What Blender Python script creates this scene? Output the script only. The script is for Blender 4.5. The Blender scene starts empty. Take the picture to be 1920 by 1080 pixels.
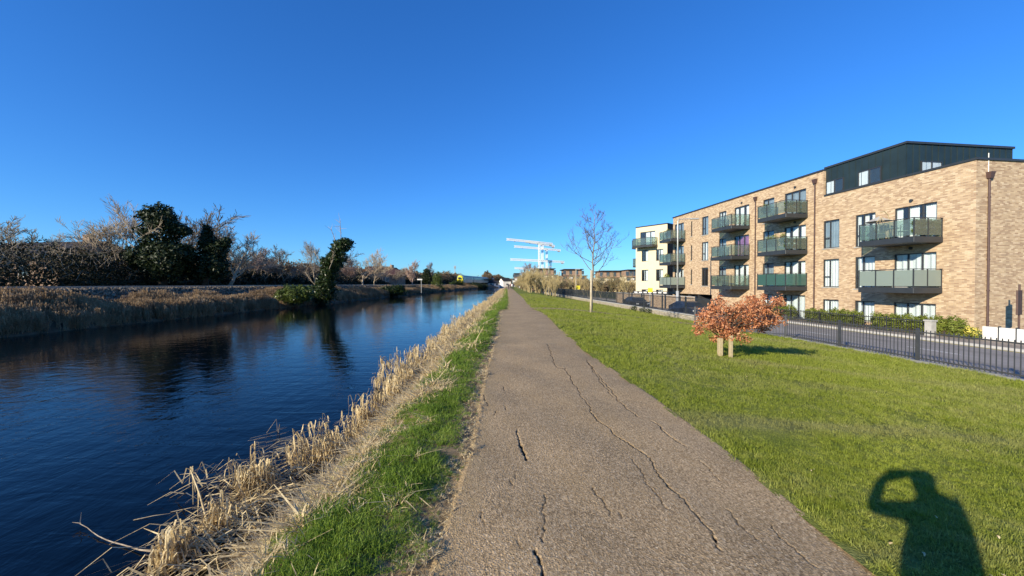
import bpy, bmesh, math, random
import numpy as np
from mathutils import Vector, Matrix, noise as mn
R = math.radians
rng = np.random.default_rng(7)
random.seed(7)
SC = bpy.context.scene
COL = SC.collection
# ------------------------------------------------------------------ camera, sky, sun
FPX = 710.0; EYE = 1.6; HOR = 532.0
cam_d = bpy.data.cameras.new('camera'); cam = bpy.data.objects.new('camera', cam_d); COL.objects.link(cam)
cam_d.sensor_width = 36; cam_d.lens = 36*FPX/1920; cam_d.clip_start = 0.02; cam_d.clip_end = 6000
PITCH = math.atan((540-HOR)/FPX)
cam.location = (0, 0, EYE); cam.rotation_euler = (R(90)-PITCH, 0, 0)
SC.camera = cam
SUN_AZ = R(225.8); SUN_EL = R(19.1)          # azimuth clockwise from +Y, towards the sun
TOSUN = Vector((math.sin(SUN_AZ)*math.cos(SUN_EL), math.cos(SUN_AZ)*math.cos(SUN_EL), math.sin(SUN_EL)))
w = bpy.data.worlds.new('World'); SC.world = w; w.use_nodes = True
nt = w.node_tree; bg = nt.nodes['Background']
sky = nt.nodes.new('ShaderNodeTexSky'); sky.sky_type = 'NISHITA'; sky.sun_disc = False
sky.sun_elevation = SUN_EL; sky.sun_rotation = SUN_AZ
sky.altitude = 0; sky.air_density = 1.0; sky.dust_density = 0.15; sky.ozone_density = 3.0
hs = nt.nodes.new('ShaderNodeHueSaturation'); hs.inputs['Saturation'].default_value = 1.2
hs.inputs['Hue'].default_value = 0.5
nt.links.new(sky.outputs[0], hs.inputs['Color'])
gm = nt.nodes.new('ShaderNodeGamma'); gm.inputs[1].default_value = 0.87
tn = nt.nodes.new('ShaderNodeMixRGB'); tn.blend_type = 'MULTIPLY'; tn.inputs[0].default_value = 1; tn.inputs[2].default_value = (.48, 1.0, 1.7, 1)   # the blue of a clear winter sky
nt.links.new(hs.outputs[0], gm.inputs[0]); nt.links.new(gm.outputs[0], tn.inputs[1])
nt.links.new(tn.outputs[0], bg.inputs[0]); bg.inputs[1].default_value = 0.106
sl = bpy.data.lights.new('sun', 'SUN'); sl.energy = 5.0; sl.angle = R(0.5); sl.color = (1, 0.9, 0.7)
so = bpy.data.objects.new('sun', sl); COL.objects.link(so)
so.rotation_euler = (-TOSUN).to_track_quat('-Z', 'Y').to_euler(); so.location = (-20, -20, 30)
vs = SC.view_settings; vs.view_transform = 'Standard'; vs.look = 'None'; vs.exposure = 0.5; vs.gamma = 1
vs.use_curve_mapping = False
SC.cycles.max_bounces = 6; SC.cycles.transparent_max_bounces = 12; SC.cycles.diffuse_bounces = 3
SC.cycles.glossy_bounces = 3; SC.cycles.transmission_bounces = 3
SC.cycles.caustics_reflective = False; SC.cycles.caustics_refractive = False
SC.cycles.sample_clamp_indirect = 5

# ------------------------------------------------------------------ materials
MATS = {}
class NB:
    def __init__(s, name):
        s.m = bpy.data.materials.new(name); s.m.use_nodes = True; s.t = s.m.node_tree; s.p = s.t.nodes['Principled BSDF']
    def n(s, kind, **kw):
        nd = s.t.nodes.new('ShaderNode'+kind)
        for k, v in kw.items():
            if hasattr(nd, k) and k not in nd.inputs: setattr(nd, k, v)
            else: nd.inputs[k].default_value = v
        return nd
    def l(s, a, b): s.t.links.new(a, b)
    def pos(s, scale=(1, 1, 1), obj=False, rotz=0):
        g = s.n('TexCoord').outputs['Object'] if obj else s.n('NewGeometry').outputs['Position']
        mp = s.n('Mapping'); mp.inputs['Scale'].default_value = scale; mp.inputs['Rotation'].default_value = (0, 0, rotz)
        s.l(g, mp.inputs[0]); return mp.outputs[0]
    def noise(s, vec, scale, detail=3, rough=0.55, dist=0):
        nd = s.n('TexNoise'); nd.inputs['Scale'].default_value = scale; nd.inputs['Detail'].default_value = detail
        nd.inputs['Roughness'].default_value = rough; nd.inputs['Distortion'].default_value = dist
        s.l(vec, nd.inputs['Vector']); return nd.outputs[0]
    def ramp(s, fac, stops, interp='LINEAR'):
        nd = s.n('ValToRGB'); cr = nd.color_ramp; cr.interpolation = interp
        while len(cr.elements) < len(stops): cr.elements.new(0.5)
        for e, (p, c) in zip(cr.elements, stops):
            e.position = p; e.color = (c, c, c, 1) if isinstance(c, (int, float)) else (*c[:3], 1)
        s.l(fac, nd.inputs[0]); return nd.outputs[0]
    def mix(s, fac, a, b, bt='MIX'):
        nd = s.n('MixRGB'); nd.blend_type = bt
        for i, v in enumerate((fac, a, b)):
            if hasattr(v, 'is_linked') or isinstance(v, bpy.types.NodeSocket): s.l(v, nd.inputs[i])
            elif isinstance(v, (int, float)): nd.inputs[i].default_value = v if i == 0 else (v, v, v, 1)
            else: nd.inputs[i].default_value = (*v[:3], 1)
        return nd.outputs[0]
    def bump(s, h, strength=0.3, dist=0.01, prev=None):
        nd = s.n('Bump'); nd.inputs['Strength'].default_value = strength; nd.inputs['Distance'].default_value = dist
        s.l(h, nd.inputs['Height'])
        if prev is not None: s.l(prev, nd.inputs['Normal'])
        return nd.outputs[0]
    def out(s, col=None, rough=None, nrm=None, spec=0.3, metal=0):
        p = s.p
        if col is not None:
            if isinstance(col, bpy.types.NodeSocket): s.l(col, p.inputs['Base Color'])
            else: p.inputs['Base Color'].default_value = (*col, 1)
        if rough is not None:
            if isinstance(rough, bpy.types.NodeSocket): s.l(rough, p.inputs['Roughness'])
            else: p.inputs['Roughness'].default_value = rough
        if nrm is not None: s.l(nrm, p.inputs['Normal'])
        p.inputs['Specular IOR Level'].default_value = spec; p.inputs['Metallic'].default_value = metal
        return s.m

def plain(name, c, rough=0.6, var=0.15, scale=6, spec=0.3, metal=0, bump=0.0, c2=None):
    if name in MATS: return MATS[name]
    b = NB(name); v = b.pos(); f = b.noise(v, scale, 4)
    c2 = c2 or tuple(x*(1-var) for x in c); c1 = tuple(min(1, x*(1+var)) for x in c)
    col = b.ramp(f, [(0.3, c2), (0.7, c1)])
    nr = b.bump(b.noise(v, scale*8, 3), 0.4, bump) if bump else None
    MATS[name] = b.out(col, rough, nr, spec, metal); return MATS[name]

def leafy(name, stops, scale=3.0, rough=0.6, trans=0.25, fine=40):
    """thin plant tissue: per-position colour, some light passes through"""
    if name in MATS: return MATS[name]
    b = NB(name); v = b.pos()
    f = b.mix(0.5, b.noise(v, scale, 3), b.noise(v, fine, 2))
    col = b.ramp(f, stops); b.out(col, rough, None, 0.25)
    tr = b.n('BsdfTranslucent'); b.l(col, tr.inputs[0])
    mx = b.n('MixShader'); mx.inputs[0].default_value = trans
    b.l(b.p.outputs[0], mx.inputs[1]); b.l(tr.outputs[0], mx.inputs[2])
    b.l(mx.outputs[0], b.t.nodes['Material Output'].inputs[0])
    MATS[name] = b.m; return b.m

def lawn_colour(b):
    v = b.pos(); big = b.noise(v, 0.35, 4, 0.6); mid = b.noise(v, 3.2, 6, 0.75); fine = b.noise(v, 55, 2)
    green = b.ramp(fine, [(0.3, (0.14, 0.17, 0.012)), (0.55, (0.3, 0.35, 0.035)), (0.75, (0.52, 0.54, 0.12))])
    dry = b.ramp(fine, [(0.3, (0.25, 0.22, 0.09)), (0.7, (0.5, 0.45, 0.21))])
    vr = b.pos((0.16, 1.1, 1), rotz=R(-52))       # worn track across the lawn
    track = b.ramp(b.noise(vr, 0.55, 3, 0.6), [(0.52, 0.0), (0.66, 0.75)])
    patch = b.ramp(b.mix(0.5, big, mid), [(0.48, 0.0), (0.62, 0.6)])
    f = b.mix(1.0, track, patch, 'LIGHTEN')
    col = b.mix(f, green, dry)
    return b.mix(0.35, col, b.ramp(mid, [(0.35, (0.1, 0.15, 0.015)), (0.65, (0.44, 0.45, 0.1))]))
def m_lawn():
    b = NB('lawn_turf'); c = lawn_colour(b); v = b.pos()
    c = b.mix(0.35, c, (0.03, 0.035, 0.01))
    return b.out(c, 0.9, b.bump(b.noise(v, 60, 3), 1.0, 0.03), 0.1)
def m_blade():
    b = NB('grass_blade'); c = lawn_colour(b); b.out(c, 0.55, None, 0.2)
    tr = b.n('BsdfTranslucent'); b.l(c, tr.inputs[0]); mx = b.n('MixShader'); mx.inputs[0].default_value = 0.35
    b.l(b.p.outputs[0], mx.inputs[1]); b.l(tr.outputs[0], mx.inputs[2]); b.l(mx.outputs[0], b.t.nodes['Material Output'].inputs[0])
    return b.m
def m_path():
    b = NB('path_asphalt'); v = b.pos()
    grain = b.n('TexVoronoi'); grain.inputs['Scale'].default_value = 85; b.l(v, grain.inputs['Vector'])
    g2 = b.noise(v, 190, 2)
    big = b.noise(v, 0.8, 5, 0.65); mid = b.noise(b.pos((1, 0.35, 1)), 3.0, 4, 0.6)
    col = b.ramp(grain.outputs['Color'], [(0.0, (0.06, 0.038, 0.018)), (0.4, (0.34, 0.24, 0.125)), (0.8, (0.62, 0.45, 0.26)), (1.0, (0.88, 0.7, 0.45))])
    col = b.mix(0.4, col, b.ramp(big, [(0.32, (0.24, 0.165, 0.09)), (0.68, (0.56, 0.38, 0.2))]))
    col = b.mix(b.ramp(mid, [(0.5, 0.0), (0.75, 0.35)]), col, (0.42, 0.28, 0.13))
    at = b.n('Attribute'); at.attribute_name = 'dirt'
    edge = b.mix(1.0, at.outputs['Fac'], b.ramp(b.noise(v, 9, 4, 0.7), [(0.35, 0.0), (0.6, 1.0)]), 'MULTIPLY')
    col = b.mix(edge, col, b.ramp(b.noise(v, 60, 3), [(0.3, (0.17, 0.115, 0.05)), (0.7, (0.6, 0.43, 0.22))]))
    ck = b.n('Attribute'); ck.attribute_name = 'crack'
    col = b.mix(ck.outputs['Fac'], col, (0.02, 0.015, 0.01))
    h = b.mix(0.5, grain.outputs['Distance'], g2)
    n = b.bump(h, 0.6, 0.014)
    return b.out(col, 0.9, n, 0.12)
def m_water():
    b = NB('canal_water')
    v = b.pos((1.0, 0.45, 1), rotz=R(28)); v2 = b.pos((0.5, 1.5, 1), rotz=R(-12))
    h = b.mix(0.5, b.noise(v, 3.2, 4, 0.62, 0.4), b.noise(v2, 2.0, 3, 0.55, 0.6))
    swell = b.ramp(b.noise(b.pos((0.12, 0.05, 1)), 1.0, 2), [(0.35, 0.25), (0.65, 1.0)])
    h = b.mix(1.0, h, swell, 'MULTIPLY')
    n = b.bump(h, 0.56, 0.045)
    b.out((0.001, 0.003, 0.006), 0.02, n, 0.5); b.p.inputs['IOR'].default_value = 1.21
    return b.m
def m_brick():
    b = NB('buff_brick'); tc = b.n('TexCoord'); sp = b.n('SeparateXYZ'); b.l(tc.outputs['Object'], sp.inputs[0])
    ad = b.n('Math', operation='ADD'); b.l(sp.outputs[0], ad.inputs[0]); b.l(sp.outputs[1], ad.inputs[1])
    cb = b.n('CombineXYZ'); b.l(ad.outputs[0], cb.inputs[0]); b.l(sp.outputs[2], cb.inputs[1])
    br = b.n('TexBrick'); b.l(cb.outputs[0], br.inputs['Vector'])
    br.inputs['Scale'].default_value = 1; br.inputs['Brick Width'].default_value = 0.225; br.inputs['Row Height'].default_value = 0.075
    br.inputs['Mortar Size'].default_value = 0.006; br.inputs['Mortar Smooth'].default_value = 0.2; br.inputs['Bias'].default_value = -0.1
    br.inputs['Color1'].default_value = (0, 0, 0, 1); br.inputs['Color2'].default_value = (1, 1, 1, 1); br.inputs['Mortar'].default_value = (.5, .5, .5, 1)
    col = b.ramp(br.outputs['Color'], [(0.0, (0.37, 0.24, 0.145)), (0.2, (0.46, 0.315, 0.19)), (0.6, (0.57, 0.41, 0.25)), (1.0, (0.7, 0.54, 0.36))])
    sc = b.n('Mapping'); sc.inputs['Scale'].default_value = (0.8, 2.2, 1); b.l(cb.outputs[0], sc.inputs[0])
    pt = b.noise(sc.outputs[0], 1.6, 4, 0.65)
    col = b.mix(b.ramp(pt, [(0.45, 0.0), (0.7, 0.35)]), col, (0.3, 0.19, 0.13))
    col = b.mix(br.outputs['Fac'], col, (0.42, 0.35, 0.27))
    st = b.noise(b.pos((1.5, 1.5, .12), obj=True), 1.1, 4, 0.6)          # faint run-off streaks
    col = b.mix(b.ramp(st, [(.55, 0.0), (.75, .16)]), col, (.2, .15, .11))
    return b.out(col, 0.85, b.bump(br.outputs['Fac'], -0.5, 0.01), 0.2)
def m_glass(name, tint, alpha, rough=0.03):
    b = NB(name); t = b.n('BsdfTransparent'); t.inputs[0].default_value = (*tint, 1)
    g = b.n('BsdfGlossy'); g.inputs['Roughness'].default_value = rough
    d = b.n('BsdfDiffuse'); d.inputs[0].default_value = (*[x*0.55 for x in tint], 1)
    m1 = b.n('MixShader'); m1.inputs[0].default_value = alpha; b.l(t.outputs[0], m1.inputs[1]); b.l(d.outputs[0], m1.inputs[2])
    ge = b.n('NewGeometry'); dt = b.n('VectorMath', operation='DOT_PRODUCT'); b.l(ge.outputs['Normal'], dt.inputs[0]); b.l(ge.outputs['Incoming'], dt.inputs[1])
    ab = b.n('Math', operation='ABSOLUTE'); b.l(dt.outputs['Value'], ab.inputs[0]); iv = b.n('Math', operation='SUBTRACT'); iv.inputs[0].default_value = 1; b.l(ab.outputs[0], iv.inputs[1])
    pw = b.n('Math', operation='POWER'); pw.inputs[1].default_value = 4; b.l(iv.outputs[0], pw.inputs[0])
    mul = b.n('Math', operation='MULTIPLY_ADD'); mul.inputs[1].default_value = .9; mul.inputs[2].default_value = 0.06; b.l(pw.outputs[0], mul.inputs[0])
    m2 = b.n('MixShader'); b.l(mul.outputs[0], m2.inputs[0]); b.l(m1.outputs[0], m2.inputs[1]); b.l(g.outputs[0], m2.inputs[2])
    b.l(m2.outputs[0], b.t.nodes['Material Output'].inputs[0]); return b.m
def m_ballast():
    b = NB('ballast_stone'); v = b.pos(); vo = b.n('TexVoronoi'); vo.inputs['Scale'].default_value = 9; b.l(v, vo.inputs['Vector'])
    c = b.ramp(vo.outputs['Color'], [(0, (0.03, .022, .014)), (1, (0.34, .27, .19))])
    return b.out(c, 0.9, b.bump(vo.outputs['Distance'], 1.0, 0.08), 0.2)
def m_road():
    b = NB('road_asphalt'); v = b.pos(); c = b.ramp(b.noise(b.pos((1.2, .15, 1)), 1.5, 5, .6), [(0.3, (.24, .22, .2)), (.7, (.36, .33, .3))])
    return b.out(c, .95, b.bump(b.noise(v, 90, 2), .4, .01), .05)
def m_bark(name, a, c):
    b = NB(name); v = b.pos((1, 1, .35)); col = b.ramp(b.noise(v, 14, 4, .6), [(.3, a), (.7, c)])
    return b.out(col, .85, None, .2)
def m_straw(name, hi=1.0):
    return leafy(name, [(0.3, (.24*hi, .16*hi, .08*hi)), (.5, (.55*hi, .42*hi, .22*hi)), (.7, (.8*hi, .68*hi, .42*hi))], 8, .6, .2, 60)

M = dict(lawn=m_lawn(), blade=m_blade(), path=m_path(), water=m_water(), brick=m_brick(), ballast=m_ballast(), road=m_road())
M['verge'] = plain('verge_soil', (.26, .18, .09), .95, .5, 14, bump=.03)
M['mud'] = plain('wet_mud', (.03, .024, .016), .7, .4, 7, bump=.03)
M['farbank'] = plain('rough_bank_earth', (.1, .075, .045), .95, .4, 3, bump=.05)
M['field'] = plain('rough_grassland', (.07, .085, .03), 1, .3, .2, spec=0)
M['pave'] = plain('concrete_paving', (.33, .28, .23), .95, .12, 2, spec=.05, bump=.003)
M['kerb'] = plain('kerb_concrete', (.42, .4, .36), .8, .12, 5)
M['paint'] = plain('white_line_paint', (.7, .7, .68), .6, .1, 9)
M['straw'] = m_straw('dry_reed', 1.15); M['straw2'] = m_straw('flattened_straw', 1.1)
M['reedfar'] = leafy('brown_reed', [(0.3, (.14, .09, .05)), (.5, (.4, .28, .16)), (.72, (.8, .62, .4))], 1.2, .7, .45, 30)
M['vgrass'] = leafy('verge_grass', [(0.3, (.06, .11, .012)), (.52, (.18, .27, .03)), (.75, (.42, .48, .1))], 2.5, .5, .3, 50)
M['ivy'] = leafy('ivy_leaf', [(.3, (.012, .022, .006)), (.55, (.03, .05, .012)), (.75, (.09, .12, .03))], 2.0, .35, .12, 20)
M['ivyb'] = leafy('ivy_leaf_yellow_green', [(.3, (.03, .045, .01)), (.55, (.09, .12, .025)), (.75, (.2, .24, .06))], 2.0, .35, .15, 20)
M['dark'] = leafy('dark_evergreen_leaf', [(.3, (.008, .016, .005)), (.6, (.026, .04, .012)), (.8, (.08, .1, .03))], 1.5, .5, .1, 12)
M['bramble'] = leafy('bramble_thicket', [(.3, (.012, .014, .006)), (.55, (.03, .032, .014)), (.75, (.085, .07, .035))], .8, .6, .1, 12)
M['brown'] = leafy('brown_twig_shrub', [(.3, (.09, .06, .035)), (.55, (.2, .14, .08)), (.75, (.32, .25, .14))], .4, .8, .1, 6)
M['hedge'] = leafy('laurel_hedge_leaf', [(.3, (.07, .1, .015)), (.55, (.2, .24, .04)), (.75, (.45, .43, .12))], 3, .45, .25, 30)
M['cop'] = leafy('copper_leaf', [(.32, (.1, .025, .012)), (.45, (.38, .11, .045)), (.55, (.78, .37, .17)), (.66, (.9, .64, .4))], 26, .45, .3, 45)
M['bark'] = m_bark('grey_bark', (.13, .105, .08), (.34, .29, .22)); M['barkp'] = m_bark('pale_twig', (.2, .15, .1), (.48, .39, .28))
M['barkt'] = m_bark('tan_twig', (.25, .19, .09), (.5, .4, .2)); M['barkr'] = m_bark('purple_twig', (.3, .2, .15), (.52, .38, .3))
M['barkw'] = m_bark('pale_young_trunk', (.35, .29, .19), (.6, .51, .37)); M['barkd'] = m_bark('dark_trunk', (.04, .032, .022), (.11, .085, .06))
M['anth'] = plain('anthracite_metal', (.032, .037, .042), .45, .12, 3, .5)
M['attic'] = plain('green_black_zinc', (.016, .03, .034), .5, .2, 1.2, .5)
M['frame'] = plain('grey_window_frame', (.035, .037, .042), .45, .1, 3, .5)
M['rail'] = plain('railing_paint', (.05, .052, .056), .45, .15, 4, .5)
M['pipe'] = plain('brown_downpipe', (.085, .05, .045), .5, .15, 4, .4)
M['glass'] = m_glass('window_glass', (.93, .96, .97), 0.02)
M['glassb'] = m_glass('balcony_glass', (.66, .76, .71), 0.14, .05); M['glassf'] = m_glass('frosted_balcony_glass', (.5, .6, .53), 0.8, .15)
M['glasst'] = m_glass('teal_balcony_glass', (.16, .36, .32), 0.55, .08)
def m_curtain():
    b = NB('white_curtain'); v = b.pos((1, 1, .03), obj=True); f = b.noise(v, 9, 2)
    return b.out(b.ramp(f, [(.35, (.78, .79, .79)), (.65, (.9, .9, .88))]), .9, b.bump(f, .3, .02), .1)
M['curtain'] = m_curtain(); M['curtp'] = plain('plum_curtain', (.3, .12, .28), .9, .3, 3); M['curtg'] = plain('grey_blind', (.3, .36, .4), .8, .15, 2)
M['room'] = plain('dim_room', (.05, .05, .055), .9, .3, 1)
M['cream'] = plain('cream_render', (.7, .6, .4), .85, .04, 1.2)
M['white'] = plain('white_render', (.72, .7, .66), .85, .06, 2)
M['slate'] = plain('slate_roof', (.032, .028, .027), .7, .3, 4); M['tile'] = plain('red_tile_roof', (.24, .1, .055), .8, .3, 4)
M['stone'] = plain('rubble_stone', (.37, .32, .24), .9, .35, 5, bump=.02); M['mortar'] = plain('lime_mortar', (.33, .3, .25), .95, .2, 9)
M['twigd'] = m_bark('dark_grey_twig', (.07, .055, .045), (.2, .16, .13)); M['wood'] = plain('sawn_stake', (.42, .33, .19), .75, .15, 25); M['galv'] = plain('galvanised_steel', (.5, .5, .47), .4, .1, 4, .5, .3)
M['crane'] = plain('white_crane_steel', (.8, .8, .78), .5, .05, 1); M['conc'] = plain('grey_block', (.25, .25, .25), .9, .1, 1)
M['yellow'] = plain('yellow_sign', (.78, .63, .05), .5, .05, 3); M['black'] = plain('black_rubber', (.015, .015, .016), .7, .2, 5)
M['signbrown'] = plain('brown_sign_back', (.1, .06, .05), .6, .15, 4)
M['carblue'] = plain('dark_blue_paint', (.02, .03, .06), .25, .05, 1, .6); M['carblack'] = plain('black_car_paint', (.012, .012, .015), .25, .05, 1, .6)
M['carglass'] = plain('tinted_glass', (.02, .025, .03), .05, .05, 1, .7); M['carwhite'] = plain('white_car_paint', (.75, .75, .75), .3, .03, 1, .5)
M['lamp'] = plain('lamp_lens', (.7, .7, .68), .2, .03, 4, .5); M['red'] = plain('red_lens', (.4, .02, .02), .25, .03, 4)
M['traing'] = plain('grey_green_train', (.2, .25, .23), .4, .05, .5, .4); M['trainy'] = plain('train_yellow', (.75, .66, .03), .4, .03, 1, .4)
M['rust'] = plain('rail_steel', (.3, .22, .17), .45, .2, 4, .5, .5)
M['jacket'] = plain('navy_jacket', (.03, .035, .05), .85, .2, 8); M['trouser'] = plain('dark_trousers', (.04, .04, .045), .9, .2, 8)
M['skin'] = plain('skin', (.45, .27, .19), .55, .08, 20); M['hair'] = plain('dark_hair', (.03, .02, .015), .7, .2, 40); M['coatw'] = plain('white_coat', (.75, .72, .7), .8, .05, 8); M['coatr'] = plain('maroon_coat', (.2, .05, .06), .8, .1, 8)
M['phone'] = plain('phone_glass', (.02, .02, .022), .2, .05, 2, .5)
M['brickr'] = plain('brown_brick', (.3, .2, .14), .9, .25, 1.5); M['winfar'] = plain('far_window', (.06, .08, .1), .15, .2, .3, .6)
M['flower'] = plain('yellow_flower', (.75, .62, .12), .6, .1, 9)

# ------------------------------------------------------------------ helpers
def tag(o, label=None, cat=None, group=None, kind=None, category=None):
    cat = cat or category
    if label: o['label'] = label
    if cat: o['category'] = cat
    if group: o['group'] = group
    if kind: o['kind'] = kind
    return o
def empty(name, loc, rz=0, **kw):
    o = bpy.data.objects.new(name, None); COL.objects.link(o); o.location = loc; o.rotation_euler = (0, 0, rz); o.empty_display_size = .2
    return tag(o, **kw)
class MB:
    def __init__(s): s.v = []; s.f = []; s.mi = []; s.cur = 0
    def add(s, vs, fs):
        o = len(s.v); s.v.extend([tuple(map(float, p)) for p in vs]); s.f.extend([tuple(i+o for i in f) for f in fs]); s.mi.extend([s.cur]*len(fs)); return s
    def box(s, x0, x1, y0, y1, z0, z1):
        return s.add([(x0,y0,z0),(x1,y0,z0),(x1,y1,z0),(x0,y1,z0),(x0,y0,z1),(x1,y0,z1),(x1,y1,z1),(x0,y1,z1)],
                     [(0,3,2,1),(4,5,6,7),(0,1,5,4),(1,2,6,5),(2,3,7,6),(3,0,4,7)])
    def tube(s, pts, rad, n=6, cap=True):
        pts = [Vector(p) for p in pts]; rad = rad if hasattr(rad, '__len__') else [rad]*len(pts)
        base = len(s.v); up = None
        for i, p in enumerate(pts):
            t = (pts[min(i+1, len(pts)-1)]-pts[max(i-1, 0)]).normalized()
            if up is None: up = Vector((1, 0, 0)) if abs(t.x) < .8 else Vector((0, 1, 0))
            a = t.cross(up).normalized(); up = a.cross(t).normalized()*1.0
            c = t.cross(a)
            for k in range(n):
                g = 2*math.pi*k/n; q = p+(a*math.cos(g)+c*math.sin(g))*rad[i]; s.v.append((q.x, q.y, q.z))
            up = -c
        for i in range(len(pts)-1):
            for k in range(n):
                a0 = base+i*n+k; a1 = base+i*n+(k+1) % n; s.f.append((a0, a1, a1+n, a0+n)); s.mi.append(s.cur)
        if cap and n > 2:
            s.f.append(tuple(base+k for k in reversed(range(n)))); s.f.append(tuple(base+(len(pts)-1)*n+k for k in range(n))); s.mi += [s.cur]*2
        return s
    def bar(s, a, b, t=.05, t2=None):
        a = Vector(a); b = Vector(b); d = (b-a).normalized(); u = Vector((0, 0, 1)) if abs(d.z) < .95 else Vector((1, 0, 0))
        x = d.cross(u).normalized()*t/2; y = x.cross(d).normalized()*(t2 or t)/2
        vs = [a-x-y, a+x-y, a+x+y, a-x+y, b-x-y, b+x-y, b+x+y, b-x+y]
        return s.add(vs, [(0,3,2,1),(4,5,6,7),(0,1,5,4),(1,2,6,5),(2,3,7,6),(3,0,4,7)])
    def ribbon(s, pts, wid, side=None):
        pts = [Vector(p) for p in pts]; base = len(s.v); n = len(pts)
        for i, p in enumerate(pts):
            t = pts[min(i+1, n-1)]-pts[max(i-1, 0)]
            sd = (side if side is not None else t.cross(Vector((0, 0, 1))))
            sd = sd.normalized() if sd.length > 1e-6 else Vector((1, 0, 0))
            wd = wid*(1-.75*(i/(n-1))**2)/2
            a = p-sd*wd; c = p+sd*wd; s.v.append((a.x, a.y, a.z)); s.v.append((c.x, c.y, c.z))
        for i in range(n-1):
            q = base+2*i; s.f.append((q, q+1, q+3, q+2)); s.mi.append(s.cur)
        return s
    def mesh(s, name, mats):
        me = bpy.data.meshes.new(name); me.from_pydata(s.v, [], s.f)
        for m in (mats if isinstance(mats, (list, tuple)) else [mats]): me.materials.append(m)
        if any(s.mi): me.polygons.foreach_set('material_index', s.mi)
        me.update(); return me
    def build(s, name, mats, parent=None, smooth=False, **kw):
        me = s.mesh(name, mats)
        if smooth: me.polygons.foreach_set('use_smooth', [True]*len(me.polygons))
        return link(name, me, parent, **kw)
def link(name, me, parent=None, loc=None, **kw):
    o = bpy.data.objects.new(name, me); COL.objects.link(o)
    if parent: o.parent = parent
    if loc: o.location = loc
    return tag(o, **kw)
def bevel(o, wdt=.01, seg=2):
    m = o.modifiers.new('bevel', 'BEVEL'); m.width = wdt; m.segments = seg; m.limit_method = 'ANGLE'; return o
def copy_tree(o, parent=None):
    c = o.copy(); COL.objects.link(c); c.parent = parent
    for ch in o.children: copy_tree(ch, c)
    return c
def np_mesh(name, V, F, mats, parent=None, mi=None, smooth=False, **kw):
    """V (n,3), F (m,k) arrays"""
    me = bpy.data.meshes.new(name); k = F.shape[1]
    me.vertices.add(len(V)); me.vertices.foreach_set('co', np.asarray(V, np.float32).ravel())
    me.loops.add(F.size); me.loops.foreach_set('vertex_index', F.astype(np.int32).ravel())
    me.polygons.add(len(F)); me.polygons.foreach_set('loop_start', np.arange(0, F.size, k, dtype=np.int32))
    for m in (mats if isinstance(mats, (list, tuple)) else [mats]): me.materials.append(m)
    if mi is not None: me.polygons.foreach_set('material_index', np.asarray(mi, np.int32))
    if smooth: me.polygons.foreach_set('use_smooth', np.ones(len(F), bool))
    me.update(calc_edges=True); me.validate(); 
    return link(name, me, parent, **kw)

# ------------------------------------------------------------------ the lie of the land
def sm(t): t = np.clip(t, 0, 1); return t*t*(3-2*t)
def fence_x(y): return 14.9-.057*(np.asarray(y, float)-11)
PY = [-15, 1.5, 3.7, 6.8, 9, 13, 18.5, 22, 23.6, 30, 40, 60, 100, 160, 260]
PL = [-.46, -.5, -.42, -.5, -.5, -.47, -.6, -.66, -.2, -.2, -.3, -.55, -1.1, -1.9, -3.2]
PR = [2.1, 2.08, 2.1, 1.95, 1.8, 1.75, 1.85, 1.6, 1.4, 1.35, 1.3, 1.0, .45, -.5, -1.8]
def path_l(y): return np.interp(y, PY, PL)
def path_r(y): return np.interp(y, PY, PR)
def shift(y): return np.interp(y, [0, 90, 130, 181, 215, 260, 3000], [0, 0, 2.5, 8, 13, 17.6, 17.6])
def lawn_z(x, y):
    x = np.asarray(x, float); t = (x-2.3)/(fence_x(y)-2.3)
    return -1.25*(.35*np.clip(t, 0, 1)+.65*sm(t))
def px_ray(px, py):
    d = Vector(((px-960)/FPX, 1, -(py-540)/FPX)); d.rotate(Matrix.Rotation(-PITCH, 3, 'X')); return d
def on_lawn(px, py):
    d = px_ray(px, py); t = 1.0
    for i in range(4000):
        p = Vector((0, 0, EYE))+d*t
        if p.z <= float(lawn_z(p.x, p.y)): break
        t *= 1.004
    return p
def on_z(px, py, z):
    d = px_ray(px, py); return Vector((0, 0, EYE))+d*((z-EYE)/d.z)
WZ = -.7
YS = np.unique(np.concatenate([np.linspace(-15, 0, 8), np.linspace(0, 30, 76), np.geomspace(30, 260, 60)]))
def loft(name, cols, mat, ys=YS, rough=0.0, rscale=1.5, **kw):
    """cols: list of (x(y), z(x,y)) columns from left to right"""
    V = []
    for y in ys:
        for xf, zf in cols:
            x = float(xf(y)) if callable(xf) else xf; z = float(zf(x, y)) if callable(zf) else zf
            if rough: z += rough*mn.noise(Vector((x*rscale, y*rscale, 3.1)))
            V.append((x, y, z))
    n = len(cols); F = [(i*n+j, i*n+j+1, (i+1)*n+j+1, (i+1)*n+j) for i in range(len(ys)-1) for j in range(n-1)]
    return np_mesh(name, np.array(V), np.array(F), mat, smooth=True, **kw)

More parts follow.
